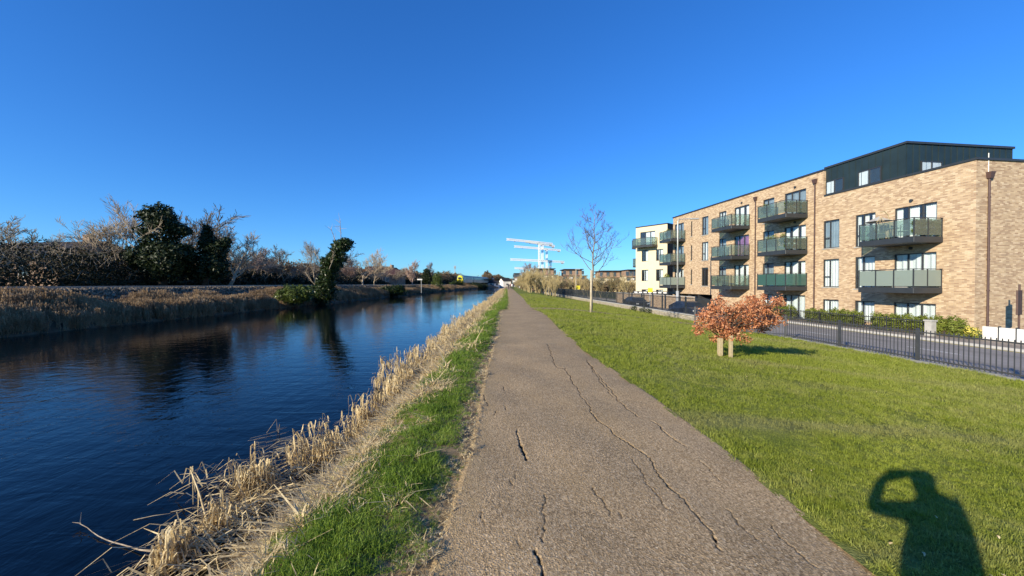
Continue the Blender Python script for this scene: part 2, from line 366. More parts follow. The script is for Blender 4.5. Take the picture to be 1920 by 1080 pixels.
# canal, banks, railway bed (left)
VER = [(-3.3, -1.3), (-2.75, -.86), (-2.3, -.72), (-2.0, -.6), (-1.75, -.32), (-1.5, -.13), (-1.25, -.04), (-.95, .01)]
def verge_x(x0): return lambda y: x0+min(0, float(path_l(y))+.55)
def verge_z(x, y): return np.interp(x-min(0, float(path_l(y))+.55), [a for a, b in VER], [b for a, b in VER])
YV = np.unique(np.concatenate([np.linspace(-15, 0, 8), np.linspace(0, 14, 141), np.linspace(14, 30, 60), np.geomspace(30, 260, 60)]))
vc = [(verge_x(x), z) for x, z in VER[:1]]
for i in range(len(VER)-1):
    for t in (.33, .67, 1.0):
        vc.append((verge_x(VER[i][0]*(1-t)+VER[i+1][0]*t), VER[i][1]*(1-t)+VER[i+1][1]*t))
vc += [(lambda y: float(path_l(y))+.12, -.03)]
loft('verge', vc, M['verge'], YV, .05, 3.2, kind='structure')
FB = [(-60, 1.1), (-40, 1.15), (-36.5, 1.15), (-34.5, 1.2), (-27.0, 1.25), (-26.4, 1.2), (-25.0, .45), (-23.5, .05), (-22.2, -.25), (-21.75, -.6), (-21.2, -1.3)]
def fbx(x0): return lambda y: x0+float(shift(y))
def far_z(x, y): return np.interp(x-shift(y), [a for a, b in FB], [b for a, b in FB])
fb = []
for i in range(6, len(FB)-1):
    for t in (0, .5): fb.append((fbx(FB[i][0]*(1-t)+FB[i+1][0]*t), FB[i][1]*(1-t)+FB[i+1][1]*t))
fb.append((fbx(FB[-1][0]), FB[-1][1]))
loft('far_bank', fb, M['farbank'], YS, .18, 1.1, kind='structure')
loft('railway_ballast', [(fbx(-36.5), 1.15), (fbx(-34.6), 1.2), (fbx(-31), 1.2), (fbx(-27.2), 1.2), (fbx(-26.7), 1.12), (fbx(-26.2), .95), (fbx(-25.6), .7), (fbx(-25.0), .45)], M['ballast'], YS, .12, 2.3, kind='structure')
loft('terrain', [(-2500, 6), (-400, 2), (fbx(-60), 1.1), (fbx(-45), 1.15), (fbx(-36.5), 1.15)], M['field'], YS, 0, kind='structure')
wat = MB().add([(-40, -15, WZ), (-2.5, -15, WZ), (-2.5, 262, WZ), (-40, 262, WZ)], [(0, 1, 2, 3)]).build('canal_water', M['water'], kind='structure')

# lawn
lc = [(lambda y, t=t: float(path_r(y))*(1-t)+float(fence_x(y))*t-.1*(1-t), lambda x, y: float(lawn_z(x, y))+.0) for t in np.linspace(0, 1, 26)]
loft('lawn', lc, M['lawn'], YV, .035, 1.4, kind='structure')

# ---- path with real cracks
def crk(pts, o=(800, 680), s=2.7): return [on_z(o[0]+x/s, o[1]+y/s, 0) for x, y in pts]
CR = [(crk([(455,340),(466,370),(470,395),(487,430),(484,470),(500,495)]), .016, .03),
 (crk([(700,30),(725,75),(760,130),(790,180),(830,240)]), .006, .012),
 (crk([(830,240),(860,290),(910,330),(960,370),(1020,410),(1090,455),(1130,500),(1165,540),(1175,570),(1230,630),(1280,690),(1320,740),(1370,780),(1404,830),(1450,870),(1500,960)]), .009, .02),
 (crk([(820,0),(850,40),(890,90),(920,130),(960,170),(970,200),(1020,240),(1080,280)]), .008, .016),
 (crk([(1130,295),(1180,330),(1220,370),(1270,400),(1320,430)]), .009, .02),
 (crk([(585,670),(590,720),(580,760),(597,790),(590,830),(605,870),(600,925)]), .0055, .014),
 (crk([(570,840),(575,890)]), .005, .012), (crk([(545,960),(560,1000),(572,1040),(590,1100)]), .010, .02),
 (crk([(840,640),(860,680),(885,700),(895,740),(930,785)]), .0055, .012),
 (crk([(960,765),(985,800)]), .004, .01),
 (crk([(1030,490),(1080,540),(1110,600),(1150,670),(1200,740),(1260,770)]), .0045, .01),
 (crk([(265,760),(275,790)]), .006, .012), (crk([(288,805),(300,830)]), .005, .012),
 (crk([(390,220),(402,240)]), .009, .012), (crk([(355,245),(345,265)]), .008, .012), (crk([(385,120),(392,140)]), .009, .01),
 (crk([(470,910),(478,960)]), .0045, .01), (crk([(452,565),(460,590)]), .005, .01), (crk([(430,600),(440,630)]), .0045, .01),
 (crk([(1510,745),(1560,790),(1620,850),(1680,900)]), .006, .014), (crk([(1750,820),(1800,880),(1880,960),(1980,1040)]), .006, .014),
 (crk([(1380,500),(1450,560),(1500,600)]), .004, .01), (crk([(290,160),(305,220)]), .008, .01),
 ([on_z(1025, 640, 0), on_z(1042, 690, 0), on_z(1059, 691+2, 0)], .008, .012),
 ([on_z(1100, 675, 0), on_z(1115, 700, 0), on_z(1130, 722, 0), on_z(1150, 745, 0)], .008, .012)]
def fine_path():
    xs = np.arange(-.75, 2.45, .0085); ys = [1.35]
    while ys[-1] < 10: ys.append(ys[-1]*1.0042)
    ys = np.array(ys); X, Y = np.meshgrid(xs, ys)
    L = path_l(Y); Rr = path_r(Y); t = (X-xs[0])/(xs[-1]-xs[0])
    jit = lambda k, sc: np.array([mn.noise(Vector((k, y*sc, 0))) for y in ys])[:, None]
    X = (L-.1+.05*jit(1, 4)+.03*jit(5, 16))*(1-t)+(Rr+.03*jit(2, 3)+.02*jit(6, 18))*t
    Z = np.zeros_like(X); K = np.zeros_like(X)
    NX, NY = X, Y
    warp = .005*(np.sin(NX*61+3*np.sin(NY*37))+np.sin(NY*83+2*np.sin(NX*47)))+.012*np.sin(NY*19+NX*7)+.015*np.sin(NY*8.3+1)
    for pts, wd, dp in CR:
        D = np.full(X.shape, 9.0)
        for a, b in zip(pts[:-1], pts[1:]):
            dx, dy = b.x-a.x, b.y-a.y; tt = np.clip(((NX+warp*.8-a.x)*dx+(NY-a.y)*dy)/(dx*dx+dy*dy+1e-9), 0, 1)
            D = np.minimum(D, np.hypot(NX+warp*.8-a.x-tt*dx, NY-a.y-tt*dy))
        wv = np.maximum(wd*.8*(.6+.5*np.sin(NY*9+NX*5)+.35*np.sin(NY*41)), .0042+.0006*NY)
        k = np.clip(1-D/wv, 0, 1)
        K = np.maximum(K, np.clip(k*2.2, 0, 1)*np.clip(wv/.009, .35, 1)); Z -= dp*np.clip(wv/.012, .3, 1)*np.clip(k*2, 0, 1)
    crown = .012*np.sin(np.clip((X-L)/(Rr-L), 0, 1)*np.pi)
    und = .008*np.sin(X*1.7+1)*np.sin(Y*.9)+.004*np.sin(X*5.3+Y*3.1)
    grit = rng.normal(0, .0010, X.shape)
    Z = Z+crown+und+grit
    edge = np.minimum(X-L, Rr-X); Z -= .02*np.clip(1-edge/.05, 0, 1)
    dirt = np.maximum(np.clip(1-(X-L)/.28, 0, 1), .55*np.clip(1-(Rr-X)/.1, 0, 1))
    ny, nx = X.shape; i = np.arange(ny-1)[:, None]*nx+np.arange(nx-1)[None, :]; i = i.ravel()
    F = np.stack([i, i+1, i+nx+1, i+nx], 1)
    o = np_mesh('path', np.stack([X.ravel(), Y.ravel(), Z.ravel()], 1), F, M['path'], kind='structure')
    for nm, A in (('dirt', dirt), ('crack', K)):
        at = o.data.attributes.new(nm, 'FLOAT', 'POINT'); at.data.foreach_set('value', A.ravel().astype(np.float32))
    return ys[-1]
ye = fine_path()
def path_rest(name, ys):
    cols = 9; V = []; D = []
    for y in ys:
        for j in range(cols):
            t = j/(cols-1); l = path_l(y)-.1+.05*mn.noise(Vector((1, y*4, 0))); r = path_r(y)+.03*mn.noise(Vector((2, y*3, 0)))
            V.append((l*(1-t)+r*t, y, .012*math.sin(t*math.pi))); D.append(1.0 if j == 0 else .5 if j in (1, 8) else 0)
    F = [(i*cols+j, i*cols+j+1, (i+1)*cols+j+1, (i+1)*cols+j) for i in range(len(ys)-1) for j in range(cols-1)]
    o = np_mesh(name, np.array(V), np.array(F), M['path'], smooth=True, kind='structure')
    at = o.data.attributes.new('dirt', 'FLOAT', 'POINT'); at.data.foreach_set('value', D)
path_rest('path_far', np.concatenate([np.linspace(ye, 30, 90), np.geomspace(30.2, 260, 60)]))
path_rest('path_behind', np.linspace(-15, 1.35, 30))
# side path to the gate
V = []; n = 24
for i in range(n+1):
    t = i/n; x = 1.2+t*(12.3-1.2); 
    for s in (0, 1): V.append((x, 23.6+s*1.1+.8*sm(t), float(lawn_z(x, 24))+.035))
np_mesh('side_path', np.array(V), np.array([(2*i, 2*i+2, 2*i+3, 2*i+1) for i in range(n)]), M['path'], kind='structure')

# road, pavement, land to the right and beyond
rx0 = lambda y: float(fence_x(y))+.55
rx1 = lambda y: 22.6-.09*(y-18) if y < 90 else 22.6-.09*72-(.057*(y-90))
YR = np.unique(np.concatenate([np.linspace(-15, 30, 24), np.geomspace(30, 260, 50)]))
loft('wall_footing', [(lambda y: float(fence_x(y)), -1.25), (rx0, -1.33)], M['pave'], YR, kind='structure')
loft('near_kerb', [(rx0, -1.33), (lambda y: rx0(y)+.12, -1.33), (lambda y: rx0(y)+.121, -1.45)], M['kerb'], YR, kind='structure')
loft('road', [(lambda y: rx0(y)+.121, -1.45), (lambda y: (rx0(y)+rx1(y))/2, -1.40), (rx1, -1.45)], M['road'], YR, kind='structure')
loft('kerb', [(rx1, -1.45), (lambda y: rx1(y)+.001, -1.33), (lambda y: rx1(y)+.14, -1.33)], M['kerb'], YR, kind='structure')
loft('pavement', [(lambda y: rx1(y)+.14, -1.33), (lambda y: rx1(y)+2.0, -1.32)], M['pave'], YR, kind='structure')
loft('right_verge', [(lambda y: rx1(y)+2.0, -1.32), (lambda y: 60, -1.34)], M['field'], YR, kind='structure')
loft('road_line', [(lambda y: rx1(y)-.35, -1.441), (lambda y: rx1(y)-.25, -1.441)], M['yellow'], YR, kind='structure')
b = MB()
for y in np.arange(4, 90, 6.0):
    xm = lambda q: (rx0(q)+rx1(q))/2
    b.add([(xm(y)-.05, y, -1.394), (xm(y)+.05, y, -1.394), (xm(y+2)+.05, y+2, -1.394), (xm(y+2)-.05, y+2, -1.394)], [(0, 1, 2, 3)])
b.build('road_dashes', M['paint'], kind='structure')
MB().add([(60, -15, -1.34), (2500, -15, -1.34), (2500, 260, -1.34), (60, 260, -1.34)], [(0, 1, 2, 3)]).build('right_ground', M['field'], kind='structure')
MB().add([(-2500, 259.9, -.1), (2500, 259.9, -1.4), (2500, 4000, 4), (-2500, 4000, 6)], [(0, 1, 2, 3)]).build('far_ground', M['field'], kind='structure')

# ------------------------------------------------------------------ scatter by instances
def src_collection(name, meshes):
    c = bpy.data.collections.new(name)
    for i, me in enumerate(meshes):
        o = bpy.data.objects.new(f'{name}_{i:02d}', me); c.objects.link(o)
    return c
def scatter(name, P, rot, scl, coll, **kw):
    """P (n,3); rot (n,3) euler; scl (n,) ; one object, instances picked from a collection"""
    n = len(P); me = bpy.data.meshes.new(name); me.vertices.add(n); me.vertices.foreach_set('co', np.asarray(P, np.float32).ravel())
    a = me.attributes.new('rot', 'FLOAT_VECTOR', 'POINT'); a.data.foreach_set('vector', np.asarray(rot, np.float32).ravel())
    a = me.attributes.new('scl', 'FLOAT', 'POINT'); a.data.foreach_set('value', np.asarray(scl, np.float32))
    a = me.attributes.new('idx', 'INT', 'POINT'); a.data.foreach_set('value', rng.integers(0, len(coll.objects), n).astype(np.int32))
    me.update(); o = link(name, me, **kw)
    g = bpy.data.node_groups.new(name, 'GeometryNodeTree')
    g.interface.new_socket('Geometry', in_out='INPUT', socket_type='NodeSocketGeometry'); g.interface.new_socket('Geometry', in_out='OUTPUT', socket_type='NodeSocketGeometry')
    N = g.nodes.new; gi = N('NodeGroupInput'); go = N('NodeGroupOutput'); ip = N('GeometryNodeInstanceOnPoints'); ci = N('GeometryNodeCollectionInfo')
    ci.inputs['Collection'].default_value = coll; ci.inputs['Separate Children'].default_value = True; ci.inputs['Reset Children'].default_value = True
    def attr(nm, dt):
        q = N('GeometryNodeInputNamedAttribute'); q.data_type = dt; q.inputs['Name'].default_value = nm; return q.outputs['Attribute']
    L = g.links.new; L(gi.outputs[0], ip.inputs['Points']); L(ci.outputs[0], ip.inputs['Instance']); ip.inputs['Pick Instance'].default_value = True
    L(attr('idx', 'INT'), ip.inputs['Instance Index']); L(attr('rot', 'FLOAT_VECTOR'), ip.inputs['Rotation']); L(attr('scl', 'FLOAT'), ip.inputs['Scale'])
    L(ip.outputs[0], go.inputs[0]); md = o.modifiers.new('scatter', 'NODES'); md.node_group = g
    return o
def tuft(n, h, wd, spread, lean, seg=2, droop=.4, r=None):
    r = r or random; b = MB()
    for i in range(n):
        a = r.uniform(0, 6.283); q = r.uniform(0, spread); x, y = q*math.cos(a), q*math.sin(a); la = r.uniform(0, 6.283); ln = abs(r.gauss(0, lean)); hh = h*r.uniform(.55, 1.15)
        pts = []
        for k in range(seg+1):
            t = k/seg; out = ln*hh*(t+droop*t*t*1.6); pts.append((x+math.cos(la)*out, y+math.sin(la)*out, hh*(t-droop*t*t*min(1, ln))-.005))
        fa = r.uniform(0, 3.14); b.ribbon(pts, wd*r.uniform(.7, 1.3), Vector((math.cos(fa), math.sin(fa), 0)))
    return b
lawn_c = src_collection('lawn_tufts', [tuft(12, .042, .0042, .035, .55).mesh('lawn_tuft', M['blade']) for i in range(6)])
def ring_points(dfun, xmin, xmax, ymin, ymax, nmax):
    x = rng.uniform(xmin, xmax, nmax); y = ymin*(ymax/ymin)**rng.random(nmax)      # log-uniform in distance
    d = y; area_per = (xmax-xmin)*y*math.log(ymax/ymin)/nmax                      # area each sample stands for
    keep = rng.random(nmax) < dfun(np.hypot(x*.6, y), x, y)*area_per
    return x[keep], y[keep]
x, y = ring_points(lambda d, x, y: 1150*np.minimum(1, (3.2/np.maximum(d, .1)))**1.75, 1.2, 15.3, 1.2, 60, 900000)
k = (x > path_r(y)-.02+.05*rng.standard_normal(len(x))*(rng.random(len(x)) < .6)) & (x < fence_x(y)-.05) & (x/np.maximum(y, .1) < 1.6)
k &= ~((y > 23.6+.8*sm((x-1.2)/11)) & (y < 24.6+.8*sm((x-1.2)/11)))
x, y = x[k], y[k]; d = np.hypot(x, y); n = len(x)
P = np.stack([x, y, lawn_z(x, y)+.0+np.array([.035*mn.noise(Vector((a*1.4, b*1.4, 3.1))) for a, b in zip(x, y)])], 1)
hv = np.array([mn.noise(Vector((a*1.1, b*1.1, 0))) for a, b in zip(x, y)])
edge = np.exp(-np.maximum(0, x-path_r(y))/.12)
scatter('lawn_grass', P, np.stack([rng.normal(0, .15, n), rng.normal(0, .15, n), rng.uniform(0, 6.28, n)], 1),
        (.85+.35*hv+.35*edge+.2*rng.random(n))*np.clip(d/6, .85, 3.2), lawn_c, kind='stuff', label='short mown green grass blades covering the lawn right of the path', category='grass')

nl = 420; x = rng.uniform(2.2, 12, nl); y = 1.5*(22/1.5)**rng.random(nl); k = x/y < 1.5; x, y = x[k], y[k]; n = len(x)
fl_c = src_collection('fallen_leaf', [MB().ribbon([(-.022, 0, 0), (0, .004, .008), (.024, 0, .002)], .028, Vector((0, 1, .2))).mesh('fallen_leaf', M['straw2'])])
scatter('fallen_leaves', np.stack([x, y, lawn_z(x, y)+.036], 1), np.stack([rng.normal(0, .4, n), rng.normal(0, .4, n), rng.uniform(0, 6.28, n)], 1), rng.uniform(.3, .6, n), fl_c, kind='stuff', label='few small pale dead leaves lying in the lawn', category='leaves')
# left verge: green strip and straw
vg_c = src_collection('verge_tufts', [tuft(14, .06, .0045, .045, .55, 3, .6).mesh('verge_tuft', M['vgrass']) for i in range(6)])
st_c = src_collection('straw_tufts', [tuft(12, .06, .011, .08, 1.4, 3, .45).mesh('straw_tuft', M['straw2']) for i in range(6)])
def vnoise(x, y, s, z=0): return np.array([mn.noise(Vector((a*s, b*s, z))) for a, b in zip(x, y)])
x, y = ring_points(lambda d, x, y: 1500*np.minimum(1, (3.0/np.maximum(d, .1)))**1.5, -4.5, 0, 1.0, 120, 600000)
rel = x-np.minimum(0, path_l(y)+.55); e = path_l(y)-x
vn = vnoise(x, y, 1.3, 5); vn2 = vnoise(x, y, 4.5, 9); 
inb = (e > .0+.09*vn2) & (rel > -2.15)
mixv = (-rel-1.5)/.42+vn*2.2+vn2*1.1                        # >0 : straw
green = inb & (mixv+rng.normal(0, .45, len(x)) < .1) & ((e > .1+.16*vn2) | (rng.random(len(x)) < .12)); straw = inb & (mixv+rng.normal(0, .35, len(x)) > -.15) & (rel < -.8)
straw |= inb & (rel < -.9) & (rng.random(len(x)) < .02)
lit = (e > -.06+.05*vn2) & (e < .3+.12*vn2) & (rng.random(len(x)) < .5)
lt_c = src_collection('leaf_litter', [tuft(9, .022, .009, .05, 2.2, 2, .5).mesh('litter_tuft', M['straw2']) for i in range(4)])
for nm, msk, cc, s0, lb in (('leaf_litter', lit, lt_c, .6, 'dry brown leaf litter along the left edge of the path'), ('verge_grass', green, vg_c, 1.0, 'fresh green grass tufts between the path edge and the dry straw'), ('dead_grass', straw, st_c, 1.0, 'flattened straw-coloured dead grass on the canal bank slope')):
    X, Y = x[msk], y[msk]; n = len(X); Z = np.array([verge_z(a, b) for a, b in zip(X, Y)])+.05*np.array([mn.noise(Vector((a*3.2, b*3.2, 3.1))) for a, b in zip(X, Y)])
    hg = vnoise(X, Y, 2.0, 2); er = np.clip(e[msk]/.3, .45, 1) if nm == 'verge_grass' else 1
    scatter(nm, np.stack([X, Y, Z], 1), np.stack([rng.normal(0, .2, n), rng.normal(0, .2, n), rng.uniform(0, 6.28, n)], 1),
            s0*(.9+.7*hg+.35*rng.random(n))*er*np.clip(Y/5, .9, 2.4), cc, kind='stuff', label=lb, category='grass')

# ------------------------------------------------------------------ reeds
def reed_clump(b, cx, cy, z0, n, h, rad, r, broken=.6, lean=.18, leafn=3, wd=.013, drift=None):
    for i in range(n):
        a = r.uniform(0, 6.283); q = rad*math.sqrt(r.random()); x, y = cx+q*math.cos(a), cy+q*math.sin(a)
        la = r.uniform(0, 6.283); ln = abs(r.gauss(0, lean)); hh = h*r.uniform(.55, 1.1)
        dv = Vector((math.cos(la)*ln, math.sin(la)*ln, 1)).normalized()
        if drift: dv = (dv+Vector(drift)*r.uniform(.3, 1)).normalized()
        base = Vector((x, y, z0-.08)); top = base+dv*hh
        pts = [base, base+dv*hh*.5+Vector((r.gauss(0, .01), r.gauss(0, .01), 0)), top]; rad_ = [wd*.45, wd*.4, wd*.32]
        if r.random() < broken:
            fa = r.uniform(0, 6.283); fl = r.uniform(.12, .45)*hh; dn = Vector((math.cos(fa)*.55, math.sin(fa)*.55, -r.uniform(.5, 1.3))).normalized()
            pts += [top+dn*.02, top+dn*fl]; rad_ += [wd*.3, wd*.18]
        b.tube(pts, rad_, 4, False)
        for j in range(r.randint(1, leafn)):
            t = r.uniform(.45, 1); p0 = base+dv*hh*t; fa = r.uniform(0, 6.283); o = Vector((math.cos(fa), math.sin(fa), 0))
            up = r.uniform(.02, .14); dn_ = r.uniform(.1, .42)*hh; sp = r.uniform(.03, .11)
            lp = [p0, p0+o*sp*.5+Vector((0, 0, up)), p0+o*sp+Vector((0, 0, up*.8)), p0+o*(sp*1.15)+Vector((0, 0, -dn_*.4)), p0+o*(sp*1.3+r.uniform(-.03, .05))+Vector((r.gauss(0, .015), r.gauss(0, .015), -dn_))]
            b.ribbon(lp, wd*r.uniform(.8, 1.5), o.cross(Vector((0, 0, 1))).lerp(Vector((r.gauss(0, 1), r.gauss(0, 1), 0)), .3))
    return b
def litter(b, cx, cy, z0, n, r, ln=.5, rx=.5, ry=.5, wd=.012):
    for i in range(n):
        x = cx+r.gauss(0, rx); y = cy+r.gauss(0, ry); a = r.uniform(-.9, .9)+(0 if r.random() < .5 else 3.14); l = ln*r.uniform(.3, 1.2); z = z0+abs(r.gauss(0, .05))
        b.ribbon([(x, y, z), (x+math.cos(a)*l*.4, y+math.sin(a)*l*.4, z+abs(r.gauss(.03, .05))), (x+math.cos(a+.2)*l, y+math.sin(a+.2)*l, z0+.003)], wd*r.uniform(.7, 1.3), Vector((-math.sin(a), math.cos(a), r.gauss(0, .6))))
# (base px, base py, stalks, height m, radius, label)
RC = [(330, 1052, 26, .34, .12, 'dense sheaf of dry reeds fanning up near the bottom edge of the photo'),
 (408, 1002, 14, .36, .08, 'upright tuft of dry reeds just behind the leaning snapped stalk'),
 (478, 925, 60, .42, .15, 'thick clump of dry reeds with a curtain of hanging leaves and peaked top'),
 (433, 915, 3, .36, .025, 'lone thin reed pair with a tattered drooping seed head left of the thick clump'),
 (477, 1015, 5, .24, .02, 'short stubby reed stump standing against the green verge edge'),
 (600, 868, 7, .34, .05, 'narrow dry reed tuft, first of the upright row beyond the floating stems'),
 (628, 850, 14, .40, .07, 'drooping headed reed tuft, second in the upright row'),
 (655, 835, 10, .44, .06, 'slim reed tuft with one tall spike, third in the upright row'),
 (682, 805, 18, .44, .08, 'shaggy reed tuft in the middle of the upright row'),
 (703, 775, 8, .46, .05, 'tall thin reed tuft with a single spike above its leaves'),
 (733, 748, 12, .34, .07, 'low loose reed tuft just before the broad pale stand'),
 (762, 722, 60, .52, .2, 'broad pale stand of dry reeds where the reed belt widens'),
 (745, 690, 7, .5, .07, 'hooked grey reeds leaning out over the water beside the broad pale stand'),
 (300, 1085, 16, .26, .14, 'cut-off dry reeds poking up from the very bottom of the frame')]
rr = random.Random(11)
for i, (bx_, by_, n_, h_, rad_, lb) in enumerate(RC):
    p = on_z(bx_, by_, WZ); b = reed_clump(MB(), 0, 0, 0, n_, h_, rad_, rr, .55, .16, 4, .0125)
    o = b.build('reed_clump', M['straw'], loc=(p.x, p.y, WZ)); tag(o, lb, 'reeds', 'dry reed clumps along the near canal edge')
# the snapped stalk with its bent head
p0 = on_z(393, 985, WZ); b = MB(); tp = Vector((-.36, .22, .42))
b.tube([(0, 0, -.05), tp*.5+Vector((0, 0, .02)), tp], [.011, .009, .007], 5)
for dx, dy, dz in ((-.07, -.02, -.12), (-.03, .01, -.17), (.02, 0, -.2), (.0, .02, -.36), (.05, -.01, -.22)):
    b.ribbon([tp, tp+Vector((dx*.4, dy, .03)), tp+Vector((dx, dy, dz))], .014, Vector((1, .3, 0)))
b.ribbon([tp*.6, tp*.6+Vector((0, 0, -.12)), tp*.6+Vector((-.01, 0, -.24))], .012, Vector((1, 0, 0)))
tag(b.build('broken_reed', M['straw'], loc=p0), 'single thick reed stalk snapped and leaning left over dark water, leaves hanging from its tip', 'reed')
p0 = on_z(500, 812, WZ); b = MB(); q = Vector((.12, .05, .2)); b.tube([(0, 0, 0), q, q+Vector((.02, 0, -.22))], .005, 4); b.tube([(0.17, 0.02, -.02), (.19, .02, .13)], .006, 4)
tag(b.build('broken_reed', M['barkp'], loc=p0), 'thin bent stem making a small triangle above open water', 'reed')
pa, pb = on_z(150, 990, WZ), on_z(300, 1043, WZ); b = MB(); c1 = pb-pa
b.tube([c1*(i/10)+Vector((.006*math.sin(i*2.1), -.035*math.sin(i/10*3.14)+.006*math.sin(i*1.3), .04*(1-i/10)**2+.04*(i/10)**3)) for i in range(11)], [.003+.0004*i for i in range(11)], 5)
b.tube([(0, 0, .045), (-.02, .03, .13)], [.005, .003], 4); b.tube([(0.01, 0, .045), (-.06, -.01, .06)], [.004, .002], 4)
tag(b.build('fallen_branch', M['barkp'], loc=pa), 'thin bare branch lying in the dark water with a forked tip', 'branch')
# wet litter and shallow mat between the clumps
b = MB(); r2 = random.Random(5)
for (a, c, n_) in ((420, 1000, 150), (360, 1060, 130), (520, 930, 170), (470, 960, 130), (590, 880, 90), (560, 850, 50), (640, 850, 60), (500, 1040, 120), (700, 800, 60), (430, 900, 60)):
    p = on_z(a, c, WZ); litter(b, p.x, p.y, WZ+.012, n_, r2, .42, .22, .28)
tag(b.build('reed_litter', M['straw2']), 'tangle of fallen brown reed stems lying in the shallows', 'reeds', kind='stuff')
b = MB()
for i in range(70):
    p = on_z(r2.gauss(530, 35), r2.gauss(835, 15), WZ+.004); a = r2.uniform(.3, 1.1); l = r2.uniform(.1, .4)
    b.ribbon([p, p+Vector((math.cos(a)*l, math.sin(a)*l, .006))], .006, Vector((-math.sin(a), math.cos(a), .1)))
for (a, c) in ((250, 975), (300, 985), (320, 960), (395, 905)):
    p = on_z(a, c, WZ+.004); b.ribbon([p, p+Vector((.15, .05, .012)), p+Vector((.27, .1, .004))], .014, Vector((-.3, 1, .1)))
tag(b.build('floating_stems', M['straw2']), 'loose reed stems floating flat on the water', 'reeds', kind='stuff')
# bulk reeds further off along the near bank
rcs = [reed_clump(MB(), 0, 0, 0, 6+2*(i%3), .46, .1, random.Random(30+i), .55, .22, 3, .014).mesh('bank_reed', M['straw']) for i in range(6)]
rc_c = src_collection('bank_reeds', rcs)
ys_, xs_ = [], []
for yy in np.concatenate([rng.uniform(4.5, 9, 26), rng.uniform(7.5, 16, 100), rng.uniform(15, 40, 330), rng.uniform(38, 150, 1100)]):
    off = verge_x(0)(yy); wdt = .35 if yy < 9 else .75
    if mn.noise(Vector((yy*.55, 4, 0))) < -.02 and yy < 60: wdt *= .4
    xs_.append(-2.25+off-(abs(rng.normal(0, wdt*.5)) if rng.random() < .6 else rng.uniform(0, 1.05))); ys_.append(yy)
n = len(xs_)
scatter('bank_reeds', np.stack([xs_, ys_, np.full(n, WZ)], 1), np.stack([rng.normal(0, .12, n), rng.normal(0, .12, n), rng.uniform(0, 6.28, n)], 1), rng.uniform(.5, 1.3, n), rc_c,
        kind='stuff', label='belt of dry reeds thinning out along the near bank into the distance', category='reeds')
# sparse dark reeds and fallen bits standing in shallows
# far bank reeds
fr_c = src_collection('far_reeds', [reed_clump(MB(), 0, 0, 0, 26, .95, .35, random.Random(60+i), .3, .2, 2, .03).mesh('far_reed', M['reedfar']) for i in range(5)])
yy = np.concatenate([rng.uniform(4, 45, 2600), rng.uniform(40, 110, 1700), rng.uniform(100, 185, 700)]); n = len(yy)
xx = rng.uniform(-24.9, -21.75, n)+shift(yy); cl = vnoise(xx, yy, .35, 1); k = cl > -.35; xx, yy, cl = xx[k], yy[k], cl[k]; n = len(xx)
zz = np.maximum(far_z(xx, yy), WZ)
scatter('far_bank_reeds', np.stack([xx, yy, zz-.05], 1), np.stack([rng.normal(0, .12, n), rng.normal(0, .12, n), rng.uniform(0, 6.28, n)], 1), np.clip(.72+.6*cl+.2*rng.random(n), .35, 1.2), fr_c,
        kind='stuff', label='brown reed bed along the far bank of the canal', category='reeds')
# ballast stones on the shoulder
def stone_mesh(name, m, r, s=1.0):
    bm = bmesh.new(); bmesh.ops.create_icosphere(bm, subdivisions=1, radius=.5*s)
    for v in bm.verts: v.co *= r.uniform(.75, 1.2); v.co.z *= .7
    me = bpy.data.meshes.new(name); bm.to_mesh(me); bm.free(); me.materials.append(m); return me
bs_c = src_collection('ballast_lumps', [stone_mesh('ballast_lump', M['ballast'], random.Random(i)) for i in range(5)])
yy = np.concatenate([rng.uniform(6, 60, 7000), rng.uniform(55, 150, 3000)]); n = len(yy); xx = rng.uniform(-27.4, -25.1, n)+shift(yy)
scatter('loose_ballast', np.stack([xx, yy, far_z(xx, yy)], 1), rng.uniform(0, 6.28, (n, 3)), rng.uniform(.1, .3, n), bs_c, kind='stuff', label='grey ballast stones heaped along the railway shoulder', category='gravel')

# ------------------------------------------------------------------ railway
tr_root = empty('railway_track', (0, 0, 0), label='railway track on the grey ballast beyond the canal', cat='railway')
for gx in (-34.2, -32.75, -30.3, -28.85):
    b = MB(); pts = [(gx+float(shift(y)), y, 1.34) for y in np.concatenate([np.linspace(-10, 90, 8), np.linspace(100, 255, 20)])]
    for a, c in zip(pts[:-1], pts[1:]): b.bar(a, c, .07, .16)
    b.build('rail', M['rust'], tr_root)
b = MB()
for y in np.arange(4, 120, .7):
    s = float(shift(y))
    for cx in (-33.5, -29.6): b.box(cx-1.25+s, cx+1.25+s, y, y+.25, 1.19, 1.27)
b.build('sleepers', M['conc'], tr_root, kind='stuff')

